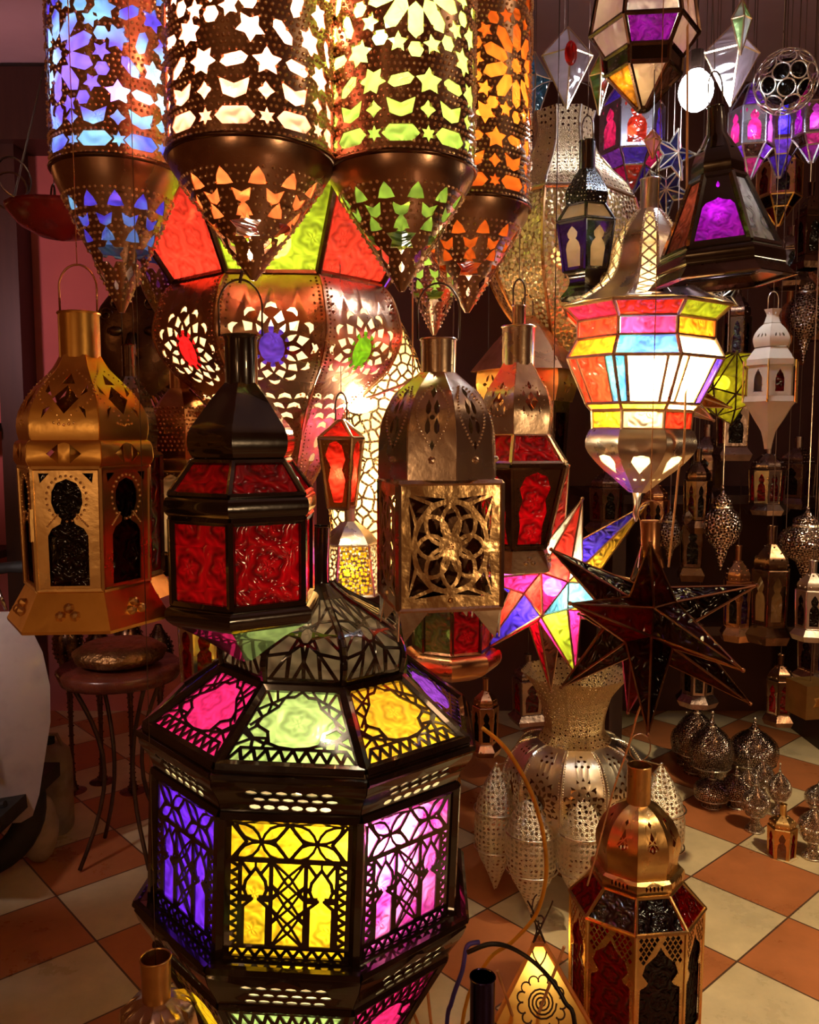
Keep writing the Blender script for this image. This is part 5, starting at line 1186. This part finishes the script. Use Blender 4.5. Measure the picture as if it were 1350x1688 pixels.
    L.neck([L.zr(985, 8), L.zr(1010, 8)], SILVER); L.shell('dome', smooth(L.pr([(1008, 10), (1025, 28), (1036, 34)]), 3), SILVER); b = L.pr([(1038, 36), (1138, 32)]); L.frame('frame', b, SILVER, .003); L.shell('arched_panels', b, SILVER, holes=lambda i, W, LL: [[(.5 + x, y) for x, y in k2] + [(.5 - x, y) for x, y in k2[1:]][::-1]], beads=beadgrid(.008, .008, .0014), nv=2, sm=False); L.panes(b[0], b[1], [DRED], .06, dr=-.004); L.cap(b[1][0], b[1][1], SILVER)
    mb = MB(); bar(mb, L.pt(0, 0, L.zr(985, 8)[0]), L.pt(0, 0, CEIL), .0012, 5); mb.build('hanging_wire', WIRE, L.root)
    # copper roofed lantern behind silver lantern
    L = Lan('copper_roof_lantern', 'broad copper roofed lantern with pierced shoulders, behind the silver domed lantern', 'lantern', 868, 640, 2.0, 6, 6, base=900)
    L.shell('roof', L.pr([(520, 14), (600, 92), (606, 92)]), COPPER); L.shell('shoulder', smooth(L.pr([(606, 80), (630, 82), (660, 74)]), 2), BRASS, nu=3, nv=6, holes=lambda i, W, LL: [stamp(DROP, .5 + .022 * math.cos(a) / W(.5), .45 + .014 * math.sin(a) / LL, .011, a + PI / 2, W, LL) for a in [k * PI / 3 for k in range(6)]])
    L.shell('body', L.pr([(660, 70), (860, 60), (890, 80)]), DARKBR, holes=lambda i, W, LL: [[(.2, .08), (.8, .08), (.8, .8), (.2, .8)]]); L.panes(L.zr(665, 68), L.zr(850, 60), [DRED, BLK], .05, dr=-.004); L.hook(L.zr(520, 14)[0], .012, .05, WIRE, wire_to=CEIL)
    # basket lamp and mask wall items at left
    PB = perf('pierced_dark_gold', (.55, .34, .12), 'dots', 45, .22, .35, .8)
    L = Lan('pierced_basket_lamp', 'small pierced dark gold cup lamp behind the blue tube tip', 'lamp', 272, 480, 2.1, 0, 0, base=520)
    L.shell('pierced_cup', smooth(L.pr([(450, 40), (480, 34), (520, 14)], .5), 4), PB, solid=0); L.hook(L.zr(450, 40)[0], .055, .09, WIRE, wire_to=CEIL)
    c = P(228, 565, 2.6); r = thing('metal_mask', 'large dark tin mask with curls and a pleated collar, hanging behind the gold lantern', 'mask', c)
    mb = MB(); ball(mb, c, .16, 20, 14, (.9, .3, 1.1)); bar(mb, c + Vector((0, -.05, .02)), c + Vector((0, -.07, -.05)), .016, 6, .026); 
    for s_ in (-1, 1):
        ball(mb, c + Vector((s_ * .055, -.045, .03)), .025, 8, 6, (1, .5, .6))
        for k in range(4): q = c + Vector((s_ * (.05 + .035 * k), -.03 + .006 * k, .11 - .03 * k)); tube(mb, [q + Vector((.022 * (1 - t / 20) * math.cos(t * .6), -.01, .022 * (1 - t / 20) * math.sin(t * .6))) for t in range(16)], .003, 5)
    mb.build('face', DARKBR, r, smooth=True); mb = MB()
    for k in range(17):
        a = -1.3 + 2.6 * k / 16; bar(mb, c + Vector((.06 * math.sin(a), -.01, -.13)), c + Vector((.27 * math.sin(a), .0, -.13 - .26 * math.cos(a))), .004, 5, .014)
    mb.build('pleated_collar', DARKBR, r); mb = MB(); bar(mb, c + Vector((0, 0, .15)), (c.x, c.y, CEIL), .002, 5); mb.build('hanging_wire', WIRE, r)
    # red hanging bowl with wire scrolls
    c = P(100, 352, 2.4); r = thing('red_bowl_lamp', 'dark red hanging bowl with curled wire arms against the pink wall', 'hanging bowl', c)
    prof = [(.06, 0), (.13, .0), (.155, .025), (.15, .03), (.10, .0), (.0, -.06), (.06, -.045), (.12, -.01)]
    mb = MB(); n = 20; pf = [(.001, -.075), (.06, -.062), (.11, -.035), (.14, .0), (.145, .012), (.135, .012), (.1, -.02), (.05, -.045), (.001, -.055)]
    vs = [(c.x + q[0] * math.cos(2 * PI * i / n), c.y + q[0] * math.sin(2 * PI * i / n), c.z + q[1]) for q in pf for i in range(n)]
    mb.add(vs, [(j * n + i, (j + 1) * n + i, (j + 1) * n + (i + 1) % n, j * n + (i + 1) % n) for j in range(len(pf) - 1) for i in range(n)]); mb.build('bowl', metal('oxblood_enamel', (.22, .01, .008), .25, .1, met=0), r, smooth=True)
    mb = MB()
    for k in range(6):
        a = 2 * PI * k / 6; d = Vector((math.cos(a), math.sin(a), 0)); tube(mb, [c + d * (.14 + .05 * math.sin(t * .35)) + Vector((0, 0, .012 + .05 * (1 - math.cos(t * .35)))) for t in range(18)], .003, 5); bar(mb, c + d * .14 + Vector((0, 0, .01)), c + Vector((0, 0, .5)), .0015, 4)
    mb.build('wire_scrolls', WIRE, r); mb = MB(); bar(mb, c + Vector((0, 0, .5)), (c.x, c.y, CEIL), .002, 5); mb.build('hanging_wire', WIRE, r)
middle()

# ================================================================== LEFT: SCOOTER, JERRYCAN, TABLE
def left():
    # scooter front seen from the side of its leg shield
    c = P(12, 1180, 2.7); root = thing('scooter', 'grey scooter front shield with black handlebar, cut off by the left frame edge', 'scooter', (c.x, c.y, 0))
    GR = metal('grey_scooter_paint', (.42, .36, .35), .35, .05, (.34, .29, .28), met=0, coat=.4); RB = metal('black_rubber', (.012, .01, .01), .6, .3, met=0); CH = metal('chrome', (.8, .8, .8), .12, .05)
    rows = [(1008, -.42, .02, .02), (1030, -.40, .085, .07), (1075, -.38, .125, .11), (1130, -.36, .145, .12), (1190, -.35, .142, .12), (1250, -.36, .118, .10), (1310, -.37, .095, .08), (1345, -.38, .07, .05), (1356, -.40, .03, .02)]
    mb = MB(); vs = []; K = 14
    for (py, x0, x1, bul) in rows:
        z = P(0, py, 2.7).z
        for k in range(K + 1):
            u = k / K; x = x0 + (x1 - x0) * u; y = c.y - bul * math.sin(PI * u) + .16 * u ** 3 * 0; vs.append((c.x + x, y, z))
    mb.add(vs, [(j * (K + 1) + k, (j + 1) * (K + 1) + k, (j + 1) * (K + 1) + k + 1, j * (K + 1) + k + 1) for j in range(len(rows) - 1) for k in range(K)]); mb.build('leg_shield', GR, root, smooth=True, solid=.02)
    mb = MB(); zc = P(0, 1170, 2.7).z; box(mb, (c.x - .08, c.y - .135, zc), (.13, .04, .22)); mb.build('glove_box', GR, root)
    mb = MB(); bar(mb, (c.x - .1, c.y - .16, P(0, 1100, 2.7).z), (c.x - .03, c.y - .17, P(0, 1200, 2.7).z), .012, 8); bar(mb, (c.x - .1, c.y - .1, P(0, 1315, 2.7).z), (c.x + .04, c.y - .12, P(0, 1300, 2.7).z), .012, 8); mb.build('bag_hook', RB, root)
    mb = MB(); zt = P(0, 935, 2.7).z; tube(mb, [(c.x - .35, c.y - .1, zt - .05), (c.x - .12, c.y, zt - .02), (c.x + .03, c.y, zt), (c.x + .12, c.y - .05, zt + .01)], [.02, .02, .018, .022], 10); bar(mb, (c.x - .18, c.y, zt - .02), (c.x - .18, c.y, P(0, 1020, 2.7).z), .03, 10); mb.build('handlebar', RB, root, smooth=True)
    mb = MB(); tube(mb, [(c.x + .0, c.y - .03, zt - .03), (c.x + .04, c.y - .1, zt - .06), (c.x + .06, c.y - .1, zt - .12)], .006, 6); mb.build('brake_lever', CH, root, smooth=True)
    mb = MB(); wc = Vector((c.x - .15, c.y + .1, .22)); tube(mb, [wc + Vector((.0 + .17 * math.cos(t * PI / 16), .17 * math.sin(t * PI / 16) * .3, .17 * math.sin(t * PI / 16))) for t in range(32)], .05, 10, True); mb.build('front_wheel', RB, root, smooth=True)
    mb = MB(); box(mb, (c.x - .15, c.y, .30), (.42, .5, .05)); box(mb, (c.x - .14, c.y + .1, .24), (.05, .05, .2)); mb.build('footboard', RB, root); mb = MB(); bar(mb, (c.x - .0, c.y - .24, .30), (c.x + .09, c.y - .26, .335), .01, 6); mb.build('side_trim', CH, root)
    # jerrycan and sack
    a = P(82, 1260, 3.1); WH = metal('dirty_white_plastic', (.40, .30, .24), .6, .1, met=0)
    r = thing('jerrycan', 'dirty white plastic jerrycan on the floor behind the scooter shield', 'jerrycan', (a.x, a.y, 0)); mb = MB()
    vs = []; pf = [(0, .95), (.02, 1), (.26, 1), (.31, .9), (.34, .55)]
    for z, s_ in pf:
        for i in range(16): t = 2 * PI * i / 16; vs.append((a.x + .075 * s_ * math.copysign(abs(math.cos(t)) ** .5, math.cos(t)), a.y + .06 * s_ * math.copysign(abs(math.sin(t)) ** .5, math.sin(t)), z))
    mb.add(vs, [(j * 16 + i, j * 16 + (i + 1) % 16, (j + 1) * 16 + (i + 1) % 16, (j + 1) * 16 + i) for j in range(4) for i in range(16)] + [tuple(range(64, 80))]); mb.build('body', WH, r, smooth=True)
    mb = MB(); bar(mb, (a.x, a.y, .34), (a.x, a.y, .37), .022, 10); mb.build('cap', RB, r); mb = MB(); tube(mb, [(a.x - .05, a.y, .33), (a.x - .03, a.y, .375), (a.x + .03, a.y, .375), (a.x + .05, a.y, .33)], .008, 6); mb.build('handle', WH, r)
    a = P(60, 1290, 2.85); mb = MB(); ball(mb, (a.x, a.y, .13), .13, 14, 9, (.55, .4, 1)); o = mb.build('paper_sack', WH, None, smooth=True, org=(a.x, a.y, 0)); tag(o, 'crumpled pale sack leaning by the scooter shield bottom', 'sack')
    # iron table
    a = P(198, 1085, 2.9); r = thing('iron_table', 'low round iron table with curved legs and a carved red-brown top, below the gold lantern', 'table', (a.x, a.y, 0)); zt = a.z - .02
    BR = metal('oxblood_wood', (.14, .03, .015), .25, .2, (.07, .015, .008), met=0)
    mb = MB(); n = 28; pf = [(.001, 0), (.2, 0), (.215, -.012), (.2, -.05), (.19, -.052), (.001, -.05)]
    mb.add([(a.x + q * math.cos(2 * PI * i / n), a.y + q * math.sin(2 * PI * i / n), zt + z) for q, z in pf for i in range(n)], [(j * n + i, (j + 1) * n + i, (j + 1) * n + (i + 1) % n, j * n + (i + 1) % n) for j in range(5) for i in range(n)]); mb.build('table_top', BR, r, smooth=True)
    for k in range(4):
        q = PI / 4 + k * PI / 2; d = Vector((math.cos(q), math.sin(q), 0)); mb = MB(); tube(mb, [Vector((a.x, a.y, zt - .05 - (zt - .058) * t / 10)) + d * (.17 - .10 * math.sin(PI * t / 10)) for t in range(11)], .008, 6); mb.build('leg', WIRE, r, smooth=True)
    mb = MB(); n = 24; pf = [(.001, .0), (.10, .0), (.15, .02), (.16, .05), (.12, .075), (.001, .08)]
    b0 = Vector((a.x, a.y, zt)); mb.add([(a.x + q * math.cos(2 * PI * i / n), a.y + q * math.sin(2 * PI * i / n), zt + z) for q, z in pf for i in range(n)], [(j * n + i, j * n + (i + 1) % n, (j + 1) * n + (i + 1) % n, (j + 1) * n + i) for j in range(5) for i in range(n)]); o = mb.build('carved_drum', metal('carved_brass_lid', (.35, .18, .07), .4, .8, scale=40, bs=.01), None, smooth=True, org=b0); tag(o, 'squat carved brass and brown box on the iron table', 'box')
    for k in range(4):
        px = 112 + k * 50; py = 1062 + (k % 2) * 16
        L = Lan('brass_pot', ['dark squat metal pot, leftmost of those behind the iron table', 'dark metal pot behind the left half of the carved box', 'dark metal pot behind the right half of the carved box', 'dark metal pot at the right behind the iron table'][k], 'pot', px, py, 3.45 + .1 * (k % 2), 0, 0, 'dark pots behind the iron table'); L.root.location.z = 0; ORG[L.root.name] = Vector((L.c.x, L.c.y, 0)); z = L.c.z
        L.shell('body', smooth([(z + .13, .012), (z + .10, .025), (z + .05, .055), (z - .03, .058), (z - .10, .03), (z - .2, .012), (.04, .012), (0, .055)], 3), DARKBR, beads=beadgrid(.02, .02, .004))
left()

# ================================================================== RIGHT BACKGROUND: shop shelves and floor jars
def right_back():
    PS = perf('pierced_old_silver', (.50, .38, .32), 'flower', 30, .28, .22, 1)
    PS2 = perf('pierced_bronze_silver', (.42, .30, .24), 'flower', 26, .28, .3, 1)
    def jar(name, label, px, pyb, hw, H, ped=True, m=PS, group=None, Y=None, lit=0):
        if Y is None: Y = CAMZ * F / (pyb - HZ)
        a = P(px, pyb, Y); s = Y / F; r = thing(name, label, 'lantern', (a.x, a.y, max(a.z, 0) if a.z > .02 else 0), group); z0 = r.location.z; L = Lan.__new__(Lan); L.Y = Y; L.px = px; L.n = 0; L.rot = 0; L.c = Vector((a.x, a.y, z0)); L.root = r
        h = H * s; w_ = hw * s; p = []
        if ped: body = [(1, .02), (.93, .05), (.86, .10), (.80, .22), (.74, .50), (.62, .92), (.48, 1.0), (.36, .82), (.26, .42), (.20, .30), (.12, .42), (.06, .62), (0, .66)]
        else: body = [(1, .02), (.90, .10), (.82, .20), (.76, .50), (.62, .92), (.45, 1.02), (.28, .88), (.14, .58), (.08, .50), (0, .55)]
        p = smooth([(z0 + h * a_, w_ * b_) for a_, b_ in body], 2); L.shell('pierced_body', p, m, solid=0); L.shell('added_dark_core', [(a_, b_ * .88) for a_, b_ in p], DARKBR, solid=0)  # dark core added to stand in for the shaded inside of the jar
        for j in (4, len(p) // 2 + 3, -2): mb = MB(); tube(mb, [L.pt(2 * PI * i / 20, p[j][1] * 1.02, p[j][0]) for i in range(20)], w_ * .035, 5, True); mb.build('rim', SILVER, r, smooth=True)
        mb = MB(); ball(mb, L.pt(0, 0, p[0][0]), w_ * .09, 8, 6); mb.build('finial', SILVER, r, smooth=True); return r
    G1 = 'silver jars on the floor at right'
    for a in ((1145, 1290, 34, 130, 'tall dull silver jar at the back left of the floor group'), (1170, 1312, 36, 128, 'dull silver jar in front of the back left jar'), (1240, 1300, 40, 105, 'wide round silver jar at the back right of the floor group'), (1172, 1350, 30, 62, 'low dull silver bowl jar at the front of the round jars'), (1212, 1350, 28, 70, 'small round silver jar under the wide round one'), (1128, 1275, 24, 90, 'narrow silver jar half hidden at the left end of the floor group')): jar('silver_jar', a[4], a[0], a[1], a[2], a[3], False, PS, G1)
    for a in ((1230, 1350, 20, 80, 'bright footed silver jar, left of the small footed ones'), (1255, 1335, 20, 78, 'footed silver jar behind the bright footed ones'), (1243, 1392, 24, 95, 'bright footed silver jar at the edge of the floor tiles'), (1282, 1362, 20, 88, 'slender footed silver jar next to the tiny red lantern'), (1338, 1440, 26, 105, 'shiny footed silver jar at the right frame edge'), (1348, 1375, 24, 80, 'footed silver jar cut by the right frame edge, behind the shiny one')): jar('footed_silver_jar', a[4], a[0], a[1], a[2], a[3], True, perf('bright_pierced_silver', (.92, .78, .66), 'flower', 48, .24, .2, 1), 'small footed jars on the floor')
    def mini(name, label, px, py0, py1, hw, Y, n=6, panes=(DRED,), fm_=DARKBR, dome=fm_ if False else None, rot=0, floor=False, wire=True, skirt=1.25, group=None, kh_=True):
        L = Lan(name, label, 'lantern', px, (py0 + py1) / 2, Y, n, rot, group, base=py1)
        if floor: L.root.location.z = 0; ORG[L.root.name] = Vector((L.c.x, L.c.y, 0))
        H = py1 - py0; q = lambda t, w_: L.zr(py0 + H * t, hw * w_)
        L.neck([q(0, .22), q(.16, .20)], fm_, n=10); L.shell('dome', smooth([q(.15, .22), q(.22, .55), q(.30, .85), q(.37, .80)], 3), dome or fm_, beads=beadgrid(.016, .016, .0028) if hw > 22 else None)
        b = [q(.38, .9), q(.84, .82)]; L.frame('frame', b, fm_, max(.0025, hw * Y / F * .05))
        L.panes(b[0], b[1], list(panes), .08, dr=-.003, name='window_pane')
        if kh_: L.shell('arch_panels', b, fm_, holes=lambda i, W, LL: [[(.5 + x, y) for x, y in KH] + [(.5 - x, y) for x, y in KH[1:]][::-1]], nv=1, sm=False)
        zb = q(1, skirt * .8)
        if floor: zb = (0, zb[1])
        L.shell('skirt', [q(.85, .86), ((q(.9, 1)[0] + zb[0]) / 2, q(.9, skirt)[1]), zb], fm_, sm=False)
        if wire and not floor:
            mb = MB(); bar(mb, L.pt(0, 0, q(0, .2)[0]), L.pt(0, 0, CEIL), .0012, 5); mb.build('hanging_wire', WIRE, L.root)
        return L
    KH = [(0, .10), (.12, .16), (.24, .26), (.20, .34), (.14, .38), (.28, .46), (.32, .60), (.30, .92)]
    mini('tiny_red_lantern', 'tiny lantern with red and cream panes standing on the floor among the footed jars', 1289, 1328, 1442, 26, 2.9, panes=(CLR, DRED), fm_=BRASS, floor=True)
    def pend(name, label, px, py0, py1, hw, Y, m=PS2):
        r = Lan(name, label, 'lantern', px, py0, Y, 0, 0, 'silver ball lanterns in the dark right side', base=py1); H = py1 - py0; q = lambda t, w_: r.zr(py0 + H * t, hw * w_, .5)
        p = smooth([q(0, .06), q(.10, .12), q(.18, .5), q(.26, .45), q(.34, .8), q(.5, 1), q(.66, .72), q(.74, .35), q(.80, .3), q(1, .03)], 3); r.shell('pierced_ball', p, m, solid=0); r.shell('added_dark_core', [(a_, b_ * .88) for a_, b_ in p], DARKBR, solid=0)  # dark core added in place of shade inside the ball
        mb = MB(); tube(mb, [r.pt(2 * PI * i / 20, p[9][1] * 1.02, p[9][0]) for i in range(20)], .004, 5, True); mb.build('rim', SILVER, r.root); mb = MB(); bar(mb, r.pt(0, 0, p[0][0]), r.pt(0, 0, CEIL), .0015, 5); mb.build('hanging_wire', SILVER, r.root)
    pend('silver_ball_lantern', 'pierced silver ball lantern hanging with a cone tip, right of the dark star top', 1192, 800, 940, 32, 2.5, perf('pierced_rose_silver', (.75, .62, .58), 'flower', 24, .28, .25, 1))
    pend('small_ball_lantern', 'small bronze ball lantern glimpsed behind the orange twine', 1105, 835, 930, 22, 2.7)
    pend('round_silver_lantern', 'wide pierced silver lantern at the right frame edge, beside the dark lantern with white panes', 1332, 835, 960, 46, 2.3, PS)
    pend('gilt_drop_lantern', 'dark gilt drop lantern high behind the white lantern', 1330, 440, 600, 30, 2.8)
    mini('white_pane_lantern', 'dark bronze lantern with oval white panes, in the dim right side', 1270, 868, 1065, 34, 2.2, panes=(FROST,), rot=24)
    mini('silver_arcade_lantern', 'grey silver arcade lantern with open arches at the right frame edge', 1338, 925, 1060, 28, 2.1, panes=(BLK,), fm_=metal('dull_silver', (.5, .4, .34), .35, .3), rot=12)
    c = P(1335, 1150, 2.2); r = thing('brass_box', 'small square brass box lantern with a flower cutout at the right frame edge', 'box lantern', c)
    mb = MB(); box(mb, c, (.085, .085, .09), .2); mb.build('body', metal('dull_brass', (.42, .24, .08), .4, .5), r); mb = MB(); e = Vector((math.cos(.2), math.sin(.2), 0)); n_ = Vector((math.sin(.2), -math.cos(.2), 0)) * .0435
    st_ = star(6, .024, .013); mb.add([c + n_ + e * x + Vector((0, 0, y)) for x, y in st_] + [c + n_], [(i, (i + 1) % 12, 12) for i in range(12)]); mb.build('flower_window', FROST, r); mb = MB(); bar(mb, c + Vector((0, 0, .04)), (c.x, c.y, CEIL), .0012, 5); mb.build('hanging_wire', WIRE, r)
    # wooden display counter and shelf boards deep in the shop
    mb = MB()
    for z in (.62, 1.22): box(mb, (2.0, 4.1, z), (2.3, .7, .04))
    for x in (.95, 2.0, 3.1): box(mb, (x, 4.1, .6), (.06, .66, 1.2))
    o = mb.build('display_shelf', WOOD, None, org=(2.0, 4.1, 0)); tag(o, 'dark wooden display shelf deep in the shop at right', 'shelf')
    rr = random.Random(11)
    spots = [('behind the dark star right points', 1240, 1075), ('under the silver ball lantern', 1180, 1020), ('right of the brass lantern dome', 1300, 1160), ('by the back corner left of the jars', 1105, 1190)]
    txt = ['dim hanging lantern with purple pane, just under the bell lantern', 'dim bronze lantern between the yellow star and white lantern', 'dim lantern with a dark green pane at the right edge above the white lantern', 'dim silvered lantern below the yellow star', 'dim tall lantern left of the silver ball lantern', 'dim lantern with smoky panes under the white lantern', 'dim lantern left of the white pane lantern', 'dim small lantern above the round silver lantern', 'dim bronze lantern behind the lit lantern bowl', 'dim lantern right of the gourd lantern waist', 'dim lantern with violet panes behind the white lantern top', 'dim lantern low behind the dark star', 'dim lantern beneath the white pane lantern', 'dim lantern above the brass box lantern', 'dim lantern left of the orange twine', 'dim reddish lantern behind the star lantern gap', 'dim bronze lantern at the frame edge under the magenta cage lantern', 'dim wide lantern under the brass cage lantern', 'dim lantern between box lantern and vase ball', 'dim lantern behind the vase neck']
    pos = [(1215, 460, 620), (1208, 610, 760), (1335, 430, 560), (1165, 700, 830), (1140, 810, 960), (1265, 730, 850), (1215, 900, 1060), (1315, 720, 840), (1150, 740, 880), (1010, 560, 700), (1300, 480, 600), (1150, 1030, 1170), (1285, 1080, 1200), (1345, 1010, 1130), (1080, 780, 900), (1000, 760, 880), (1335, 300, 440), (1304, 372, 470), (800, 1120, 1250), (870, 1080, 1200)]
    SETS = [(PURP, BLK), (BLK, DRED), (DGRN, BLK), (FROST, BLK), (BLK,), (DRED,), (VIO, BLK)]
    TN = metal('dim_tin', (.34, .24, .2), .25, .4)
    for k, (t, (px, a, b)) in enumerate(zip(txt, pos)):
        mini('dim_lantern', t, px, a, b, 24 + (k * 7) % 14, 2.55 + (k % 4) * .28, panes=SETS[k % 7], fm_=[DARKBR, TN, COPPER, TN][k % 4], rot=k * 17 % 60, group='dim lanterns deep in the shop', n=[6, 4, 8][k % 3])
right_back()
